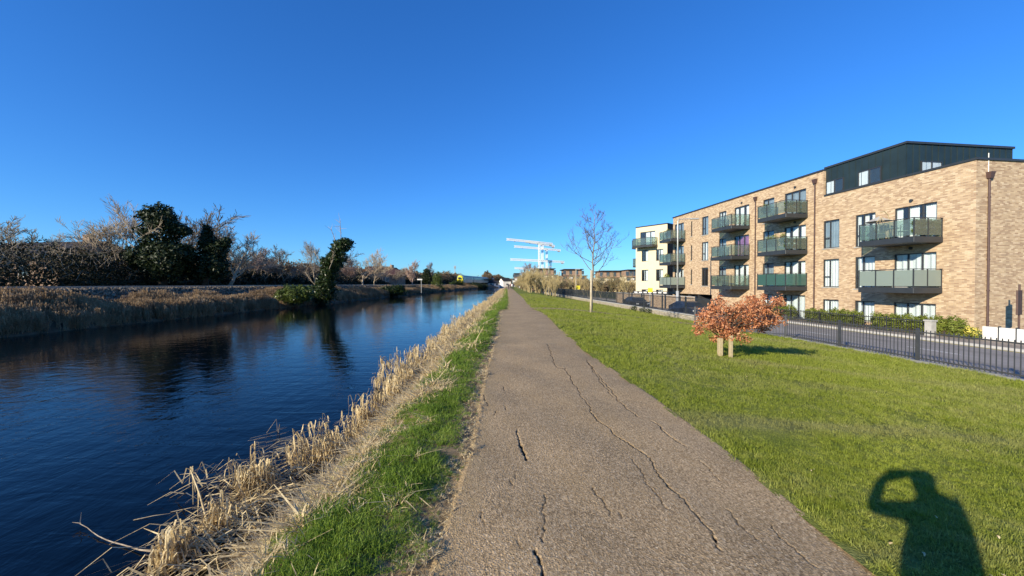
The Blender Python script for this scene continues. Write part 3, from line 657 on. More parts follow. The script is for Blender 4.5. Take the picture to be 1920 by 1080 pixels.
# ------------------------------------------------------------------ trees
def branch_tree(seed, h, spread, levels=5, trunk_r=.12, first=.25, up=.35, kids=(3, 5), twig=.012, crook=.16, ratio=.68, clear=0.0, ang=.75):
    r = random.Random(seed); segs = []     # (points, radii, level)
    def grow(p, d, ln, rad, lv):
        n = 4 if lv < 2 else 3 if lv < levels-1 else 2; pts = [p]; rs = [rad]; q = p; dd = d
        for i in range(n):
            dd = (dd+Vector((r.gauss(0, crook), r.gauss(0, crook), r.gauss(0, crook*.6)+up*.12))).normalized(); q = q+dd*ln/n; pts.append(q); rs.append(max(twig*.5, rad*(1-.55*(i+1)/n)))
        segs.append((pts, rs, lv))
        if lv >= levels: return
        k = r.randint(*kids)+(2 if lv == 0 else 0)
        for j in range(k):
            t = r.uniform(max(first, clear) if lv == 0 else .2, 1) if j else 1.0
            i = min(n-1, int(t*n)); bp = pts[i].lerp(pts[i+1], t*n-i) if t < 1 else pts[-1]
            az = r.uniform(0, 6.283); tilt = r.uniform(.55, 1.15)*ang*(1 if j else .35)
            ax = dd.orthogonal().normalized(); ax.rotate(Matrix.Rotation(az, 3, dd)); nd = (dd*math.cos(tilt)+ax*math.sin(tilt)*spread+Vector((0, 0, up*.35))).normalized()
            grow(bp, nd, ln*ratio*r.uniform(.7, 1.1), max(twig, rad*.55*(1.1-t*.4)), lv+1)
    grow(Vector((0, 0, -.1)), Vector((r.gauss(0, .04), r.gauss(0, .04), 1)).normalized(), h*.5, trunk_r, 0)
    mz = max(p.z for s in segs for p in s[0]); sc = h/mz
    trunk, crown = MB(), MB()
    for pts, rs, lv in segs:
        (trunk if lv == 0 else crown).tube([p*sc for p in pts], [max(twig*.45, q) for q in rs], 7 if lv == 0 else 4 if lv < 3 else 3, False)
    return trunk, crown
TV = {}
def tree_variant(key, seed, mat, **kw):
    t, c = branch_tree(seed, **kw); TV[key] = (t.mesh('trunk', mat), c.mesh('crown', mat)); return TV[key]
def place_tree(key, x, y, z, s=1.0, rz=None, name='bare_tree', sx=1.0, **kw):
    o = empty(name, (x, y, z), random.uniform(0, 6.28) if rz is None else rz, **kw); o.scale = (s*sx, s*sx, s)
    link('trunk', TV[key][0], o); link('crown', TV[key][1], o); return o
for i in range(3): tree_variant(f'p{i}', 20+i, M['barkp'], h=10, spread=1.0, levels=5, trunk_r=.2, kids=(3, 5), twig=.02, crook=.17, up=.4)
for i in range(2): tree_variant(f'r{i}', 40+i, M['barkr'], h=10, spread=.9, levels=5, trunk_r=.18, kids=(3, 5), twig=.035, crook=.16, up=.7, first=.12)
for i in range(3): tree_variant(f't{i}', 50+i, M['barkt'], h=6, spread=.9, levels=5, trunk_r=.12, kids=(3, 5), twig=.013, crook=.13, up=.75, clear=.4, ratio=.76)
for i in range(3): tree_variant(f'q{i}', 150+i, M['barkt'], h=6, spread=.8, levels=5, trunk_r=.1, kids=(2, 4), twig=.014, crook=.12, up=1.0, clear=.1, first=.1, ratio=.78)
for i in range(2): tree_variant(f'g{i}', 70+i, M['bark'], h=9, spread=1.0, levels=5, trunk_r=.2, kids=(3, 5), twig=.028, crook=.22, up=.3)
def at_px(px, d): return (px-960)/FPX*d
def ztop(py, d): return EYE+(HOR-py)/FPX*d
def bare(px, top, d, key, lb='', base=1.15, name='bare_tree', group=None, sx=1.0):
    h0 = {'p': 10, 'r': 10, 't': 6, 'q': 6, 'g': 9}[key[0]]; sx *= 1.2
    return place_tree(key, at_px(px, d), d, base, (ztop(top, d)-base)/h0, name=name, sx=sx, label=lb, cat='tree', group=group)
bare(-6, 400, 33, 'g0', 'bare grey tree cut by the left edge of the photo above the dark roof')
bare(88, 428, 36, 'p0', sx=.75, lb='small bare twiggy tree rising beside the dark house roof on the far left')
bare(196, 404, 39, 'p1', 'spreading bare tree with pale twigs leaning left of the dark ivy mass', sx=1.15)
bare(262, 384, 44, 'p2', 'tall bare tree whose fine twigs top the left shoulder of the dark ivy mass')
bare(352, 382, 46, 'g1', 'tall bare tree standing behind the gap between the two dark ivy crowns')
bare(428, 408, 46, 'p0', 'pale bare tree with rounded twiggy crown just right of the dark ivy trees', sx=1.1)
bare(478, 462, 58, 'r0', 'low purple-brown bare tree behind the hedge, next after the pale rounded one', sx=1.1)
bare(533, 458, 62, 'g0', 'small bare tree with a flat spreading top above the brown scrub')
bare(590, 450, 70, 'p1', 'slender pale bare tree just left of the ivy-clad leaning tree', sx=.65)
bare(680, 458, 82, 'p2', 'pale bare tree close right of the ivy-clad leaning tree', sx=1.0)
bare(702, 470, 88, 'p0', 'thin pale bare tree above the red-tiled roof', sx=.8)
bare(772, 484, 125, 'r1', 'round crowned reddish bare tree standing alone above the railway hedge', sx=1.1)
bare(802, 490, 140, 'r0', 'narrow grey bare tree touching the dark conifer beside the railway', sx=.7)
bare(505, 470, 66, 'r1', 'low reddish bare tree in the hedge gap left of the flat topped one')
bare(560, 478, 72, 'p2', 'low pale bare tree among brown scrub left of the slender pale one')
bare(745, 502, 110, 'g1', 'short bare tree over the hedge between the red roof and the round reddish tree', sx=1.2)
bare(405, 418, 52, 'p1', 'bare pale tree half hidden behind the smaller dark ivy tree', sx=1.2)
bare(452, 430, 56, 'p2', 'pale bare tree trailing off right of the rounded one', sx=.9)
bare(625, 462, 78, 'g1', 'grey bare tree seen just behind the ivy-clad leaning tree', sx=1.0)
bare(661, 478, 90, 'r0', 'low reddish bare tree right behind the ivy-clad leaning tree', sx=1.2)
bare(130, 450, 40, 'g1', 'low bare tree in the hedge gap right of the dark roof')
bare(30, 445, 34, 'r0', 'low tangled bare tree in front of the dark house roof', sx=1.4)

# leaf masses
def leaf_cloud(name, mat, lobes, n, size, parent=None, rnd=None, asp=1.6, shell=.55, **kw):
    """leaf-sized bent quads through the volume of several noisy lobes (cx,cy,cz,rx,ry,rz)"""
    lob = np.array(lobes, float); wt = lob[:, 3]*lob[:, 4]+lob[:, 4]*lob[:, 5]; wt /= wt.sum()
    k = rng.choice(len(lob), n, p=wt); dirn = rng.normal(size=(n, 3)); dirn /= np.linalg.norm(dirn, axis=1)[:, None]
    ph = rng.uniform(0, 6.28, (len(lob), 3))
    lump = 1+.16*np.sin(dirn[:, 0]*7+ph[k, 0])*np.sin(dirn[:, 1]*6+ph[k, 1])+.13*np.sin(dirn[:, 2]*9+dirn[:, 0]*5+ph[k, 2])
    rad = (shell+(1-shell)*rng.random(n)**.6)*lump*(1+rng.normal(0, .05, n))
    C = lob[k, :3]+dirn*lob[k, 3:6]*rad[:, None]
    a = rng.normal(size=(n, 3))*.8+dirn; a /= np.linalg.norm(a, axis=1)[:, None]      # leaf normal roughly outwards
    u = np.cross(a, rng.normal(size=(n, 3))); u /= np.linalg.norm(u, axis=1)[:, None]; v = np.cross(a, u)
    s = size*rng.uniform(.6, 1.3, n)[:, None]
    V = np.stack([C-u*s*asp*.5, C-v*s*.35+a*s*.08, C+u*s*asp*.5, C+v*s*.35+a*s*.08], 1).reshape(-1, 3)
    F = np.arange(4*n).reshape(n, 4)
    return np_mesh(name, V, F, mat, parent, **kw)
def local(root, pts): return pts
def ivy_tree(x, y, z, lobes, n, size, mat, lb, trunk_pts, twigs=None, name='ivy_tree', group=None):
    o = empty(name, (x, y, z), 0, label=lb, cat='tree', group=group)
    MB().tube([p for p, r in trunk_pts], [r for p, r in trunk_pts], 8).build('trunk', M['barkd'], o, smooth=True)
    c = leaf_cloud('crown', mat, lobes, n, size, o)
    if twigs:
        b = MB(); r = random.Random(3)
        for (p, q, k) in twigs:
            p = Vector(p); q = Vector(q); b.tube([p, p.lerp(q, .5)+Vector((r.gauss(0, .08), 0, r.gauss(0, .08))), q], [.05, .035, .012], 4)
            for j in range(k):
                t = r.uniform(.25, 1); e = p.lerp(q, t); ln = (q-p).length*.35*r.random()+.15; d2 = ((q-p).normalized()+Vector((r.gauss(0, .6), r.gauss(0, .4), r.gauss(0, .5)))).normalized()
                b.tube([e, e+d2*ln], [.018, .008], 3, False)
        b.build('bare_branch', M['barkp'], o)
    return o
# big dark ivy trees
ivy_tree(at_px(305, 38), 38, 1.15, [(-.2, 0, 5.4, 1.7, 1.7, 2.0), (-1.3, 0, 7.3, .9, 1, .6), (-.3, 0, 7.2, 1.3, 1.3, 1.2), (.6, -.3, 6.6, 1.1, 1.2, 1.0), (1.6, .2, 5.9, .8, .9, .6), (2.3, .2, 5.7, .5, .6, .4), (-1.7, -.2, 3.2, 1.3, 1.4, 1.3), (.8, -.5, 2.8, 2.0, 1.7, 2.1), (1.9, 0, 3.3, 1.3, 1.3, 1.2)],
         16000, .2, M['dark'], 'huge dark ivy-smothered tree dominating the left bank skyline', [((0, 0, -.2), .4), ((.1, 0, 2), .35), ((.3, 0, 5), .2)],
         [((-1, -1.6, 4.6), (1.8, -2.0, 6.0), 22), ((-2, -.8, 4), (-4.6, -.5, 6.2), 25), ((-1.8, -.8, 5), (-4.2, -.4, 7.6), 25), ((-1.6, -.8, 5.2), (-2.6, -.3, 8.2), 18)])
ivy_tree(at_px(385, 40), 40, 1.15, [(.3, 0, 4.5, .9, .9, 1.5), (.2, 0, 5.9, .5, .5, .8), (1.2, 0, 3.9, 1.1, 1.0, 1.0), (1.9, 0, 4.7, .75, .7, .5), (2.3, 0, 5.1, .4, .4, .3), (-.8, 0, 2.2, 1.4, 1.3, 1.5), (1.2, -.4, 2.2, 1.5, 1.3, 1.4)],
         9000, .2, M['dark'], 'smaller dark ivy tree with two horned tops right of the huge one', [((0, 0, -.2), .3), ((.1, 0, 4.5), .15)])
# ivy-clad leaning tree on the canal edge
d0 = 42; X0 = at_px(603, d0)
ivy_tree(X0, d0, -.3, [(.1, 0, .9, 1.5, 1.2, 1.2), (.6, 0, 2.1, 1.0, .9, 1.2), (.9, 0, 3.2, .95, .9, 1.0), (1.2, 0, 4.1, 1.15, 1.0, .9), (1.7, 0, 4.8, 1.1, .95, .8), (1.9, 0, 5.6, .95, .8, .7), (2.3, 0, 6.2, 1.15, .8, .65), (2.75, 0, 6.5, .7, .6, .5), (.6, -.2, 4.4, .6, .6, .5)],
         15000, .15, M['ivy'], 'leaning tree thickly clad in ivy, standing in the canal edge with its dark reflection', [((0, 0, -.6), .3), ((.5, 0, 2), .25), ((1.2, 0, 4), .2), ((2.2, 0, 6.2), .12)],
         [((2.2, 0, 6), (2.1, 0, 8.9), 12), ((1.8, 0, 5.6), (1.1, 0, 8.0), 10), ((.8, 0, 3), (-.9, 0, 5.6), 12), ((.2, -.5, 1), (-1.6, -.6, 3.2), 14), ((1.3, -.9, 3.5), (1.9, -1.0, 5.6), 6)])
def bush(px, d, base, lobes, n, size, mat, lb, name='bush', group=None, x=None):
    o = empty(name, (at_px(px, d) if x is None else x, d, base), 0, label=lb, cat='bush', group=group)
    b = MB(); r = random.Random(int(px)+3)
    for i in range(9):
        l = r.choice(lobes); b.tube([(r.gauss(0, .1), r.gauss(0, .1), -.2), (l[0]*.5+r.gauss(0, .1), l[1]*.5, l[2]*.6), (l[0]+r.gauss(0, .2), l[1]+r.gauss(0, .2), l[2]+l[5]*.7)], [.05, .03, .012], 4, False)
    b.build('stems', M['barkd'], o); leaf_cloud('foliage', mat, lobes, n, size, o); return o
bush(552, 37, -.35, [(0, 0, .9, 1.5, 1.2, .95), (-.9, 0, .7, .9, .9, .8), (.9, 0, 1.0, .9, .8, .8)], 7000, .13, M['ivyb'], 'low rounded yellow-green ivy bush on the far bank left of the leaning tree')
bush(737, 68, -.4, [(0, 0, .7, 2.4, 1.3, 1.0), (-1.3, 0, .6, 1.2, 1, .8), (1.2, 0, 1.1, .9, .9, .7)], 5000, .18, M['ivy'], 'wide dark bush overhanging the far waterline beyond the leaning tree')
bush(820, 112, -.3, [(0, 0, 1.5, 1.9, 1.3, 1.8), (0, 0, 3.6, 1.5, 1.1, 1.8), (0, 0, .4, 2.3, 1.3, .9)], 4500, .2, M['ivyb'], 'upright bright green conical bush standing on the far bank')
bush(892, 170, -.5, [(0, 0, 1.2, 3.2, 1.6, 1.6), (-3.5, 0, .9, 2.6, 1.4, 1.3), (3, 3, .8, 2.6, 1.4, 1.2)], 4000, .3, M['dark'], 'long low dark bush at the waterline below the last carriages')
bush(800, 138, 1.1, [(0, 0, 2.4, 2.4, 1.6, 2.2), (0, 0, 4.4, 1.3, 1.3, 1.6)], 3000, .3, M['dark'], 'dark pointed evergreen bush beside the railway left of the train')
bush(855, 150, -.2, [(0, 0, 1.3, 3, 1.6, 1.5), (1.4, 0, 2.2, 1.8, 1.2, 1.3)], 2600, .25, M['ivyb'], 'yellow-green bush partly hiding the front of the train')
bush(868, 160, -.3, [(0, 0, 1.0, 3, 1.6, 1.3)], 2000, .25, M['brown'], 'round tan bush at the far waterline under the train')
# thicket behind the railway, brown scrub behind it, far tree line
def thicket(name, mat, y0, y1, xa, xb, ztopf, n, size, lb, zb=1.1, cat='undergrowth', prof=0.55):
    y = y0*(y1/y0)**rng.random(n); x = rng.uniform(xa, xb, n)+shift(y)
    hn = vnoise(x, y, .22, 4)*.6+vnoise(x, y, .7, 8)*.35+.1*rng.standard_normal(n)
    ht = ztopf(y)*(1+hn*prof); front = np.clip((xb+shift(y)-x)/1.6, 0.25, 1); z = zb+(rng.random(n)**.75)*ht*front
    C = np.stack([x, y, z], 1); s = (size*np.clip(y/40, .7, 3)*rng.uniform(.6, 1.5, n))[:, None]
    a = rng.normal(size=(n, 3)); a /= np.linalg.norm(a, axis=1)[:, None]; u = np.cross(a, rng.normal(size=(n, 3))); u /= np.linalg.norm(u, axis=1)[:, None]; v = np.cross(a, u)
    V = np.stack([C-u*s*.8, C-v*s*.3, C+u*s*.8, C+v*s*.3], 1).reshape(-1, 3)
    o = np_mesh(name, V, np.arange(4*n).reshape(n, 4), mat, kind='stuff', label=lb); o['category'] = cat; return o
hz = lambda y: np.interp(y, [5, 25, 45, 60, 80, 120, 200], [3.2, 3.3, 2.9, 2.1, 1.9, 2.2, 2.6])
thicket('undergrowth', M['bramble'], 8, 210, -41, -36.3, hz, 90000, .2, 'dark bramble and ivy thicket lining the far side of the railway')
thicket('brown_scrub', M['brown'], 48, 230, -47, -40.5, lambda y: np.interp(y, [48, 60, 80, 120, 230], [3.4, 4.2, 4.4, 4.8, 5.4]), 50000, .16, 'tall brown leafless scrub behind the railway thicket', cat='scrub')
b = MB(); r3 = random.Random(9)     # tangled bare stems over the thicket
for i in range(1500):
    y = 12*(200/12)**r3.random(); x = r3.uniform(-40, -36.4)+float(shift(y)); z = 1.2+float(hz(y))*r3.uniform(.2, .9); a = r3.uniform(-1, 1); l = r3.uniform(.6, 2.0)
    b.tube([(x, y, z), (x+r3.gauss(0, .3), y+a*l*.5, z+l*.45), (x+r3.gauss(0, .4), y+a*l, z+l*r3.uniform(.2, .8))], [.022, .014, .006], 3, False)
tag(b.build('thicket_stems', M['barkp']), 'bare arching stems tangled over the dark thicket', 'undergrowth', kind='stuff')
# distant woods closing the view
def wood(name, mat, px0, px1, d, topf, n, size, lb, base=0.0, dep=12):
    px = rng.uniform(px0, px1, n); dd = d+rng.uniform(0, dep, n); x = (px-960)/FPX*dd
    tp = ztop(topf(px), dd); z = base+(rng.random(n)**.7)*(tp-base)*(1+rng.normal(0, .03, n))
    C = np.stack([x, dd, z], 1); s = (size*rng.uniform(.5, 1.5, n))[:, None]
    a = rng.normal(size=(n, 3)); a /= np.linalg.norm(a, axis=1)[:, None]; u = np.cross(a, rng.normal(size=(n, 3))); u /= np.linalg.norm(u, axis=1)[:, None]; v = np.cross(a, u)
    V = np.stack([C-u*s*.8, C-v*s*.3, C+u*s*.8, C+v*s*.3], 1).reshape(-1, 3)
    o = np_mesh(name, V, np.arange(4*n).reshape(n, 4), mat, kind='stuff', label=lb); o['category'] = 'wood'; return o
wood('distant_wood', M['brown'], 700, 960, 255, lambda p: 521-4*np.sin(p*.09)-3*np.sin(p*.23)-9*np.exp(-((p-915)/9)**2), 12000, .9, 'low line of distant bare woodland where the canal ends')
wood('distant_wood', M['bramble'], 860, 950, 235, lambda p: 531-2*np.sin(p*.4), 5000, .6, 'dark bushes at the far bend of the canal', base=-.7)
wood('hedgerow_scrub', M['brown'], 975, 1195, 116, lambda p: 528-2.5*np.sin(p*.11)-2*np.sin(p*.31), 16000, .34, 'low tan scrub at the foot of the distant apartment blocks', base=-1.4, dep=8)
def round_tree(px, top, d, wpx, mat, lb, base=-1, group=None, n=2500, name='tree'):
    x = at_px(px, d); zt = ztop(top, d); rx = wpx/2/FPX*d; cz = (zt+base+1.5)/2; rz_ = (zt-base-1.5)/2
    o = empty(name, (x, d, base), 0, label=lb, cat='tree', group=group)
    MB().tube([(0, 0, 0), (0, 0, (zt-base)*.6)], [.35, .2], 6).build('trunk', M['barkd'], o)
    leaf_cloud('crown', mat, [(0, 0, cz-base, rx, rx, rz_), (-rx*.5, 0, cz-base-rz_*.3, rx*.6, rx*.6, rz_*.7), (rx*.5, 0, cz-base-rz_*.3, rx*.6, rx*.6, rz_*.7)], n, .4*d/150, o, shell=.3); return o
round_tree(838, 507, 200, 26, M['brown'], 'rounded tan tree immediately left of the train front')
round_tree(912, 513, 230, 22, M['brown'], 'rounded brown tree at the far end of the train')
round_tree(943, 519, 240, 24, M['bramble'], 'dark rounded tree above the white houses at the canal end')
round_tree(895, 519, 240, 18, M['brown'], 'small brown tree over the last railway carriage')

# ------------------------------------------------------------------ houses on the left and far
def gable_house(x, y, z, w_, dp, eave, ridge, rz, wall, roof, lb, wins=(), chim=True, group=None):
    o = empty('house', (x, y, z), rz, label=lb, cat='house', group=group)
    MB().add([(-w_/2,-dp/2,0),(w_/2,-dp/2,0),(w_/2,dp/2,0),(-w_/2,dp/2,0),(-w_/2,-dp/2,eave),(w_/2,-dp/2,eave),(w_/2,dp/2,eave),(-w_/2,dp/2,eave),(-w_/2,0,ridge),(w_/2,0,ridge)],
             [(0,1,5,4),(2,3,7,6),(1,2,6,9,5),(3,0,4,8,7)]).build('wall', wall, o)
    e = .3; rf = MB()
    for s in (-1, 1):
        rf.add([(-w_/2-e, s*(dp/2+e), eave-.1), (w_/2+e, s*(dp/2+e), eave-.1), (w_/2+e, 0, ridge+.08), (-w_/2-e, 0, ridge+.08), (-w_/2-e, s*(dp/2+e), eave+.05), (w_/2+e, s*(dp/2+e), eave+.05), (w_/2+e, 0, ridge+.25), (-w_/2-e, 0, ridge+.25)],
               [(0,1,2,3),(4,5,6,7),(0,1,5,4),(1,2,6,5),(3,0,4,7)])
    rfo = rf.build('roof', roof, o)
    if chim: MB().box(w_*.3, w_*.3+.9, -.35, .35, ridge-.6, ridge+1.0).build('chimney', M['brickr'], rfo)
    for (wx, wz) in wins:
        f = MB(); y0 = -dp/2-.03; f.box(wx-.65, wx+.65, y0-.03, y0, wz, wz+.06); f.box(wx-.65, wx+.65, y0-.03, y0, wz+1.14, wz+1.2); f.box(wx-.65, wx-.58, y0-.03, y0, wz+.06, wz+1.14); f.box(wx+.58, wx+.65, y0-.03, y0, wz+.06, wz+1.14)
        fo = f.build('window', M['white'], o); MB().box(wx-.58, wx+.58, y0-.01, y0+.01, wz+.06, wz+1.14).build('pane', M['winfar'], fo)
    return o
gable_house(at_px(70, 42), 44, 1.1, 13, 8, 3.2, 5.1, R(-8), M['brickr'], M['slate'], 'house with a long dark slate roof behind the bare shrubs on the far left', ((-3, 1.2), (2, 1.2)))
gable_house(at_px(196, 52), 54, 1.1, 5, 7, 2.6, 4.2, R(70), M['white'], M['slate'], 'white gabled house glimpsed through twigs left of the dark ivy tree', ((0, 1.2),), False)
gable_house(at_px(718, 112), 112, 1.1, 10, 8, 2.9, 5.2, R(60), M['brickr'], M['tile'], 'red-roofed house behind the scrub right of the leaning ivy tree', ((-2, 1.2),))
gable_house(at_px(692, 118), 130, 1.1, 5, 6, 4.2, 6.2, R(40), M['white'], M['slate'], 'small white house above the scrub behind the red-roofed one', ((0, 2),), False)
for i, (px, d, w_, h_, lb) in enumerate([(921, 228, 4.5, 2.8, 'white house left of the pair at the canal bend'), (930, 226, 3.6, 2.6, 'low white house in the middle of the canal bend'), (947, 224, 5.2, 4.2, 'tallest white house, beside the end of the towpath')]):
    gable_house(at_px(px, d), d, -.6, w_, 5, h_*.75+.6, h_+1.2, R(15*i), M['white'], M['slate'], lb, ((0, 1.2),), False, 'white houses at the canal end')

# ------------------------------------------------------------------ train
def train():
    y0 = 168; o = empty('train', (0, y0, 0), 0, label='grey-green commuter train with yellow front on the railway beyond the canal', cat='train'); L = 20
    for c in range(4):
        ya = c*(L+.6); 
        def pt(x, y, z): return (x+float(shift(y0+y))+(-29.6), y, z)
        b = MB(); prof = [(-1.4, 1.55), (-1.45, 2.9), (-1.35, 4.3), (-.9, 4.75), (0, 4.9), (.9, 4.75), (1.35, 4.3), (1.45, 2.9), (1.4, 1.55)]
        n = len(prof); V = [pt(x, ya+yy_, z+.55) for yy_ in (0, L) for x, z in prof]
        b.add(V, [(i, i+1, n+i+1, n+i) for i in range(n-1)]+[tuple(range(n-1, -1, -1)), tuple(range(n, 2*n)), (0, n, 2*n-1, n-1)])
        car = b.build('carriage', [M['traing']], o)
        for k in range(8):
            a = MB(); yy_ = ya+1.6+k*2.3; V = [pt(1.47, yy_, 3.4), pt(1.47, yy_+1.5, 3.4), pt(1.41, yy_+1.5, 4.45), pt(1.41, yy_, 4.45)]
            V += [(x+.03, y, z) for x, y, z in V]; a.add(V, [(3,2,1,0),(4,5,6,7),(0,1,5,4),(1,2,6,5),(2,3,7,6),(3,0,4,7)]).build('window', M['winfar'], car)
        for yy_ in (3, L-3):
            q = pt(0, ya+yy_, 1.5); MB().box(q[0]-1.1, q[0]+1.1, q[1]-1.5, q[1]+1.5, 1.36, 2.1).build('bogie', M['black'], car)
    q = (float(shift(y0))-29.6, 0, 0)
    f = MB().add([(q[0]-1.4, -.05, 2.0), (q[0]+1.4, -.05, 2.0), (q[0]+1.3, -.5, 3.4), (q[0]+.9, .0, 5.1), (q[0]-.9, .0, 5.1), (q[0]-1.3, -.5, 3.4), (q[0], -.25, 5.3)], [(0, 1, 2, 5), (5, 2, 3, 6, 4)]).build('cab_front', M['trainy'], o)
    MB().add([(q[0]-.9, -.52, 3.6), (q[0]+.9, -.52, 3.6), (q[0]+.75, -.25, 4.5), (q[0]-.75, -.25, 4.5)], [(0, 1, 2, 3)]).build('windscreen', M['carglass'], f)
    for s in (-1, 1): MB().tube([(q[0]+s*.9, -.3, 2.7), (q[0]+s*.9, -.4, 2.7)], .15, 8).build('headlight', M['lamp'], f)
    return o
train()
# lineside T sign and telecom mast
o = empty('lineside_post', (at_px(790, 82), 82, -.1), 0, label='white post with a short white board on the far bank', cat='post')
MB().tube([(0, 0, -.3), (0, 0, 2.6)], .06, 6).build('post', M['galv'], o); MB().box(-.9, .2, -.03, .03, 2.5, 2.75).build('board', M['white'], o)
def lattice(b, a, c, wd, bars, t):
    a = Vector(a); c = Vector(c); d = (c-a).normalized(); u = Vector((0, 0, 1)) if abs(d.z) < .9 else Vector((1, 0, 0)); x = d.cross(u).normalized()*wd/2; y = x.cross(d).normalized()*wd/2
    cs = [x+y, x-y, -x-y, -x+y]
    for q in cs: b.bar(a+q, c+q, t)
    for i in range(bars):
        p = a.lerp(c, i/bars); q = a.lerp(c, (i+1)/bars)
        for j in range(4):
            b.bar(p+cs[j], q+cs[(j+1) % 4], t*.6)
        for j in range(4): b.bar(q+cs[j], q+cs[(j+1) % 4], t*.6)
    return b
o = empty('telecom_mast', (at_px(853, 300), 300, 1), 0, label='thin lattice telecom mast rising behind the train', cat='mast')
lattice(MB(), (0, 0, 0), (0, 0, 14.6), .7, 12, .12).build('mast', M['galv'], o); lattice(MB(), (0, 0, 12.5), (0, 0, 14.8), 1.3, 2, .16).build('antenna_frame', M['galv'], o)

# ------------------------------------------------------------------ tower cranes
def crane(pm, d, ytop, pxl, yl, pxr, yr, lb):
    x = at_px(pm, d); zt = ztop(ytop, d); o = empty('tower_crane', (x, d, 0), 0, label=lb, cat='crane', group='tower cranes on the skyline')
    lattice(MB(), (0, 0, 0), (0, 0, zt-.5), 2.4, int(zt/4), .7).build('mast', M['crane'], o)
    zl = ztop(yl, d); zr = ztop(yr, d); xl = at_px(pxl, d)-x; xr = at_px(pxr, d)-x; f = lambda xx: zl+(zr-zl)*(xx-xl)/(xr-xl)
    jb = MB(); lattice(jb, (xl, -8, f(xl)), (0, 0, f(0)), 2.6, 18, .75); jb.build('jib', M['crane'], o)
    cj = MB(); lattice(cj, (0, 0, f(0)), (xr, 5, f(xr)), 2.4, 6, .75); c2 = cj.build('counter_jib', M['crane'], o)
    MB().box(xr-4.5, xr-.5, 3.5, 6, f(xr)-3, f(xr)-.4).build('counterweight', M['conc'], c2)
    MB().box(-2.6, -.9, -1.4, .6, f(0)-3.2, f(0)-1.0).build('cab', M['anth'], o)
    MB().box(-1.6, 1.6, -1.6, 1.6, f(0)-1.2, f(0)-.2).build('slewing_ring', M['conc'], o)
    MB().box(xl*.75-1, xl*.75+1, -7, -5, f(xl*.75)-2.2, f(xl*.75)-1.2).build('trolley', M['conc'], o)
    return o
crane(1011, 600, 455, 950, 450, 1036, 457, 'tower crane with the highest jib, on the leftmost mast')
crane(1017, 625, 459, 985, 454, 1040, 461, 'tower crane on the second mast with its short jib just under the highest one')
crane(1025, 650, 467, 964, 463, 1051, 469, 'tower crane with the middle jib and a dark counterweight at its right end')
crane(1032, 620, 489, 957, 487, 1058, 491, 'tower crane with the long low jib crossing in front of all the masts')
crane(1001, 700, 504, 965, 503, 1012, 505, 'lowest tower crane with only its left jib showing above the tree row')

# ------------------------------------------------------------------ distant apartment blocks
def block(px0, px1, top, d, lb, dep=14, storeys=3, wall=None, rz=0, base=-1.4):
    x0, x1 = at_px(px0, d), at_px(px1, d); wd = x1-x0; zt = ztop(top, d); h = zt-base
    o = empty('apartment_block', ((x0+x1)/2, d, base), rz, label=lb, cat='building', group='distant apartment blocks beyond the trees')
    hw = wd/2; hb = h-2.6
    MB().box(-hw*1.25, hw*1.25, 0, dep, 0, hb).build('wall', wall or M['cream'], o)
    MB().box(-hw*.85, hw*.85, 1.5, dep-1, hb, h-.3).build('penthouse', M['brickr'], o)
    MB().box(-hw*1.0, hw*1.0, .6, dep, h-.3, h).build('roof', M['slate'], o)
    bb = MB()
    n = max(4, int(wd*1.2/2.6)); sh = hb/storeys
    for i in range(n):
        cx = -hw*1.25+(i+.5)*hw*2.5/n
        for s in range(storeys):
            z = s*sh+sh*.28; f = MB().box(cx-.75, cx+.75, -.09, -.02, z, z+sh*.5).build('window', M['frame'], o)
            MB().box(cx-.62, cx+.62, -.13, -.1, z+.1, z+sh*.5-.1).build('pane', M['winfar'] if (i+s) % 3 else M['white'], f)
        if i % 2: bb.box(cx-1.1, cx+1.1, -1.0, -.02, sh-.02, sh+.16); bb.box(cx-1.1, cx+1.1, -1.0, -.94, sh+.16, sh+.95)
        f = MB().box(cx-.5, cx+.5, 1.38, 1.48, hb+.4, hb+1.9).build('window', M['winfar'], o)
    bb.build('balconies', M['brickr'], o, kind='stuff')
    MB().box(-hw*1.28, hw*1.28, -.2, 0.4, hb-.25, hb+.02).build('parapet', M['slate'], o)
    return o
block(1007, 1042, 503, 150, 'distant apartment block directly under the cranes')
block(1058, 1095, 504, 146, 'distant brown apartment block right of the one under the cranes', wall=M['brickr'])
block(1128, 1168, 507, 138, 'distant apartment block behind the bare young tree')
block(1178, 1200, 505, 130, 'distant apartment block half hidden by the cream building')
block(963, 976, 512, 210, 'farthest apartment block rising left of the tan tree row', wall=M['white'])

# ------------------------------------------------------------------ tree row on the lawn and beyond the fence
TR = [(993, 502, 70), (990, 505, 76), (986, 508, 83), (982, 511, 91), (978, 514, 100), (975, 517, 110), (972, 519, 122)]
for i, (px, tp, d) in enumerate(TR):
    nm = ['nearest', 'second', 'third', 'fourth', 'fifth', 'sixth', 'farthest'][i]
    x = at_px(px, d); bz = float(lawn_z(x, d)); h = ztop(tp, d)-bz
    place_tree(f't{i%3}', x, d, bz, h/6, name='young_tree', label=f'tan twiggy young tree, {nm} in the row beside the far end of the path', cat='tree', group='row of tan young trees by the path')
for i, (px, tp, d) in enumerate([(991, 500, 74), (984, 506, 87), (977, 513, 106), (996, 503, 72)]):
    x = at_px(px, d); bz = float(lawn_z(x, d)); place_tree(f't{(i+2)%3}', x, d, bz, (ztop(tp, d)-bz)/6, name='young_tree', sx=1.1, label='tan young tree ' + ['a step behind the nearest row tree', 'a step behind the third row tree', 'a step behind the sixth row tree', 'just right of the nearest row tree'][i], cat='tree', group='second line of tan young trees by the path')
T2 = [(1003, 498, 80), (1012, 500, 88), (1022, 503, 84), (1032, 506, 78), (1041, 508, 74), (1016, 497, 105)]
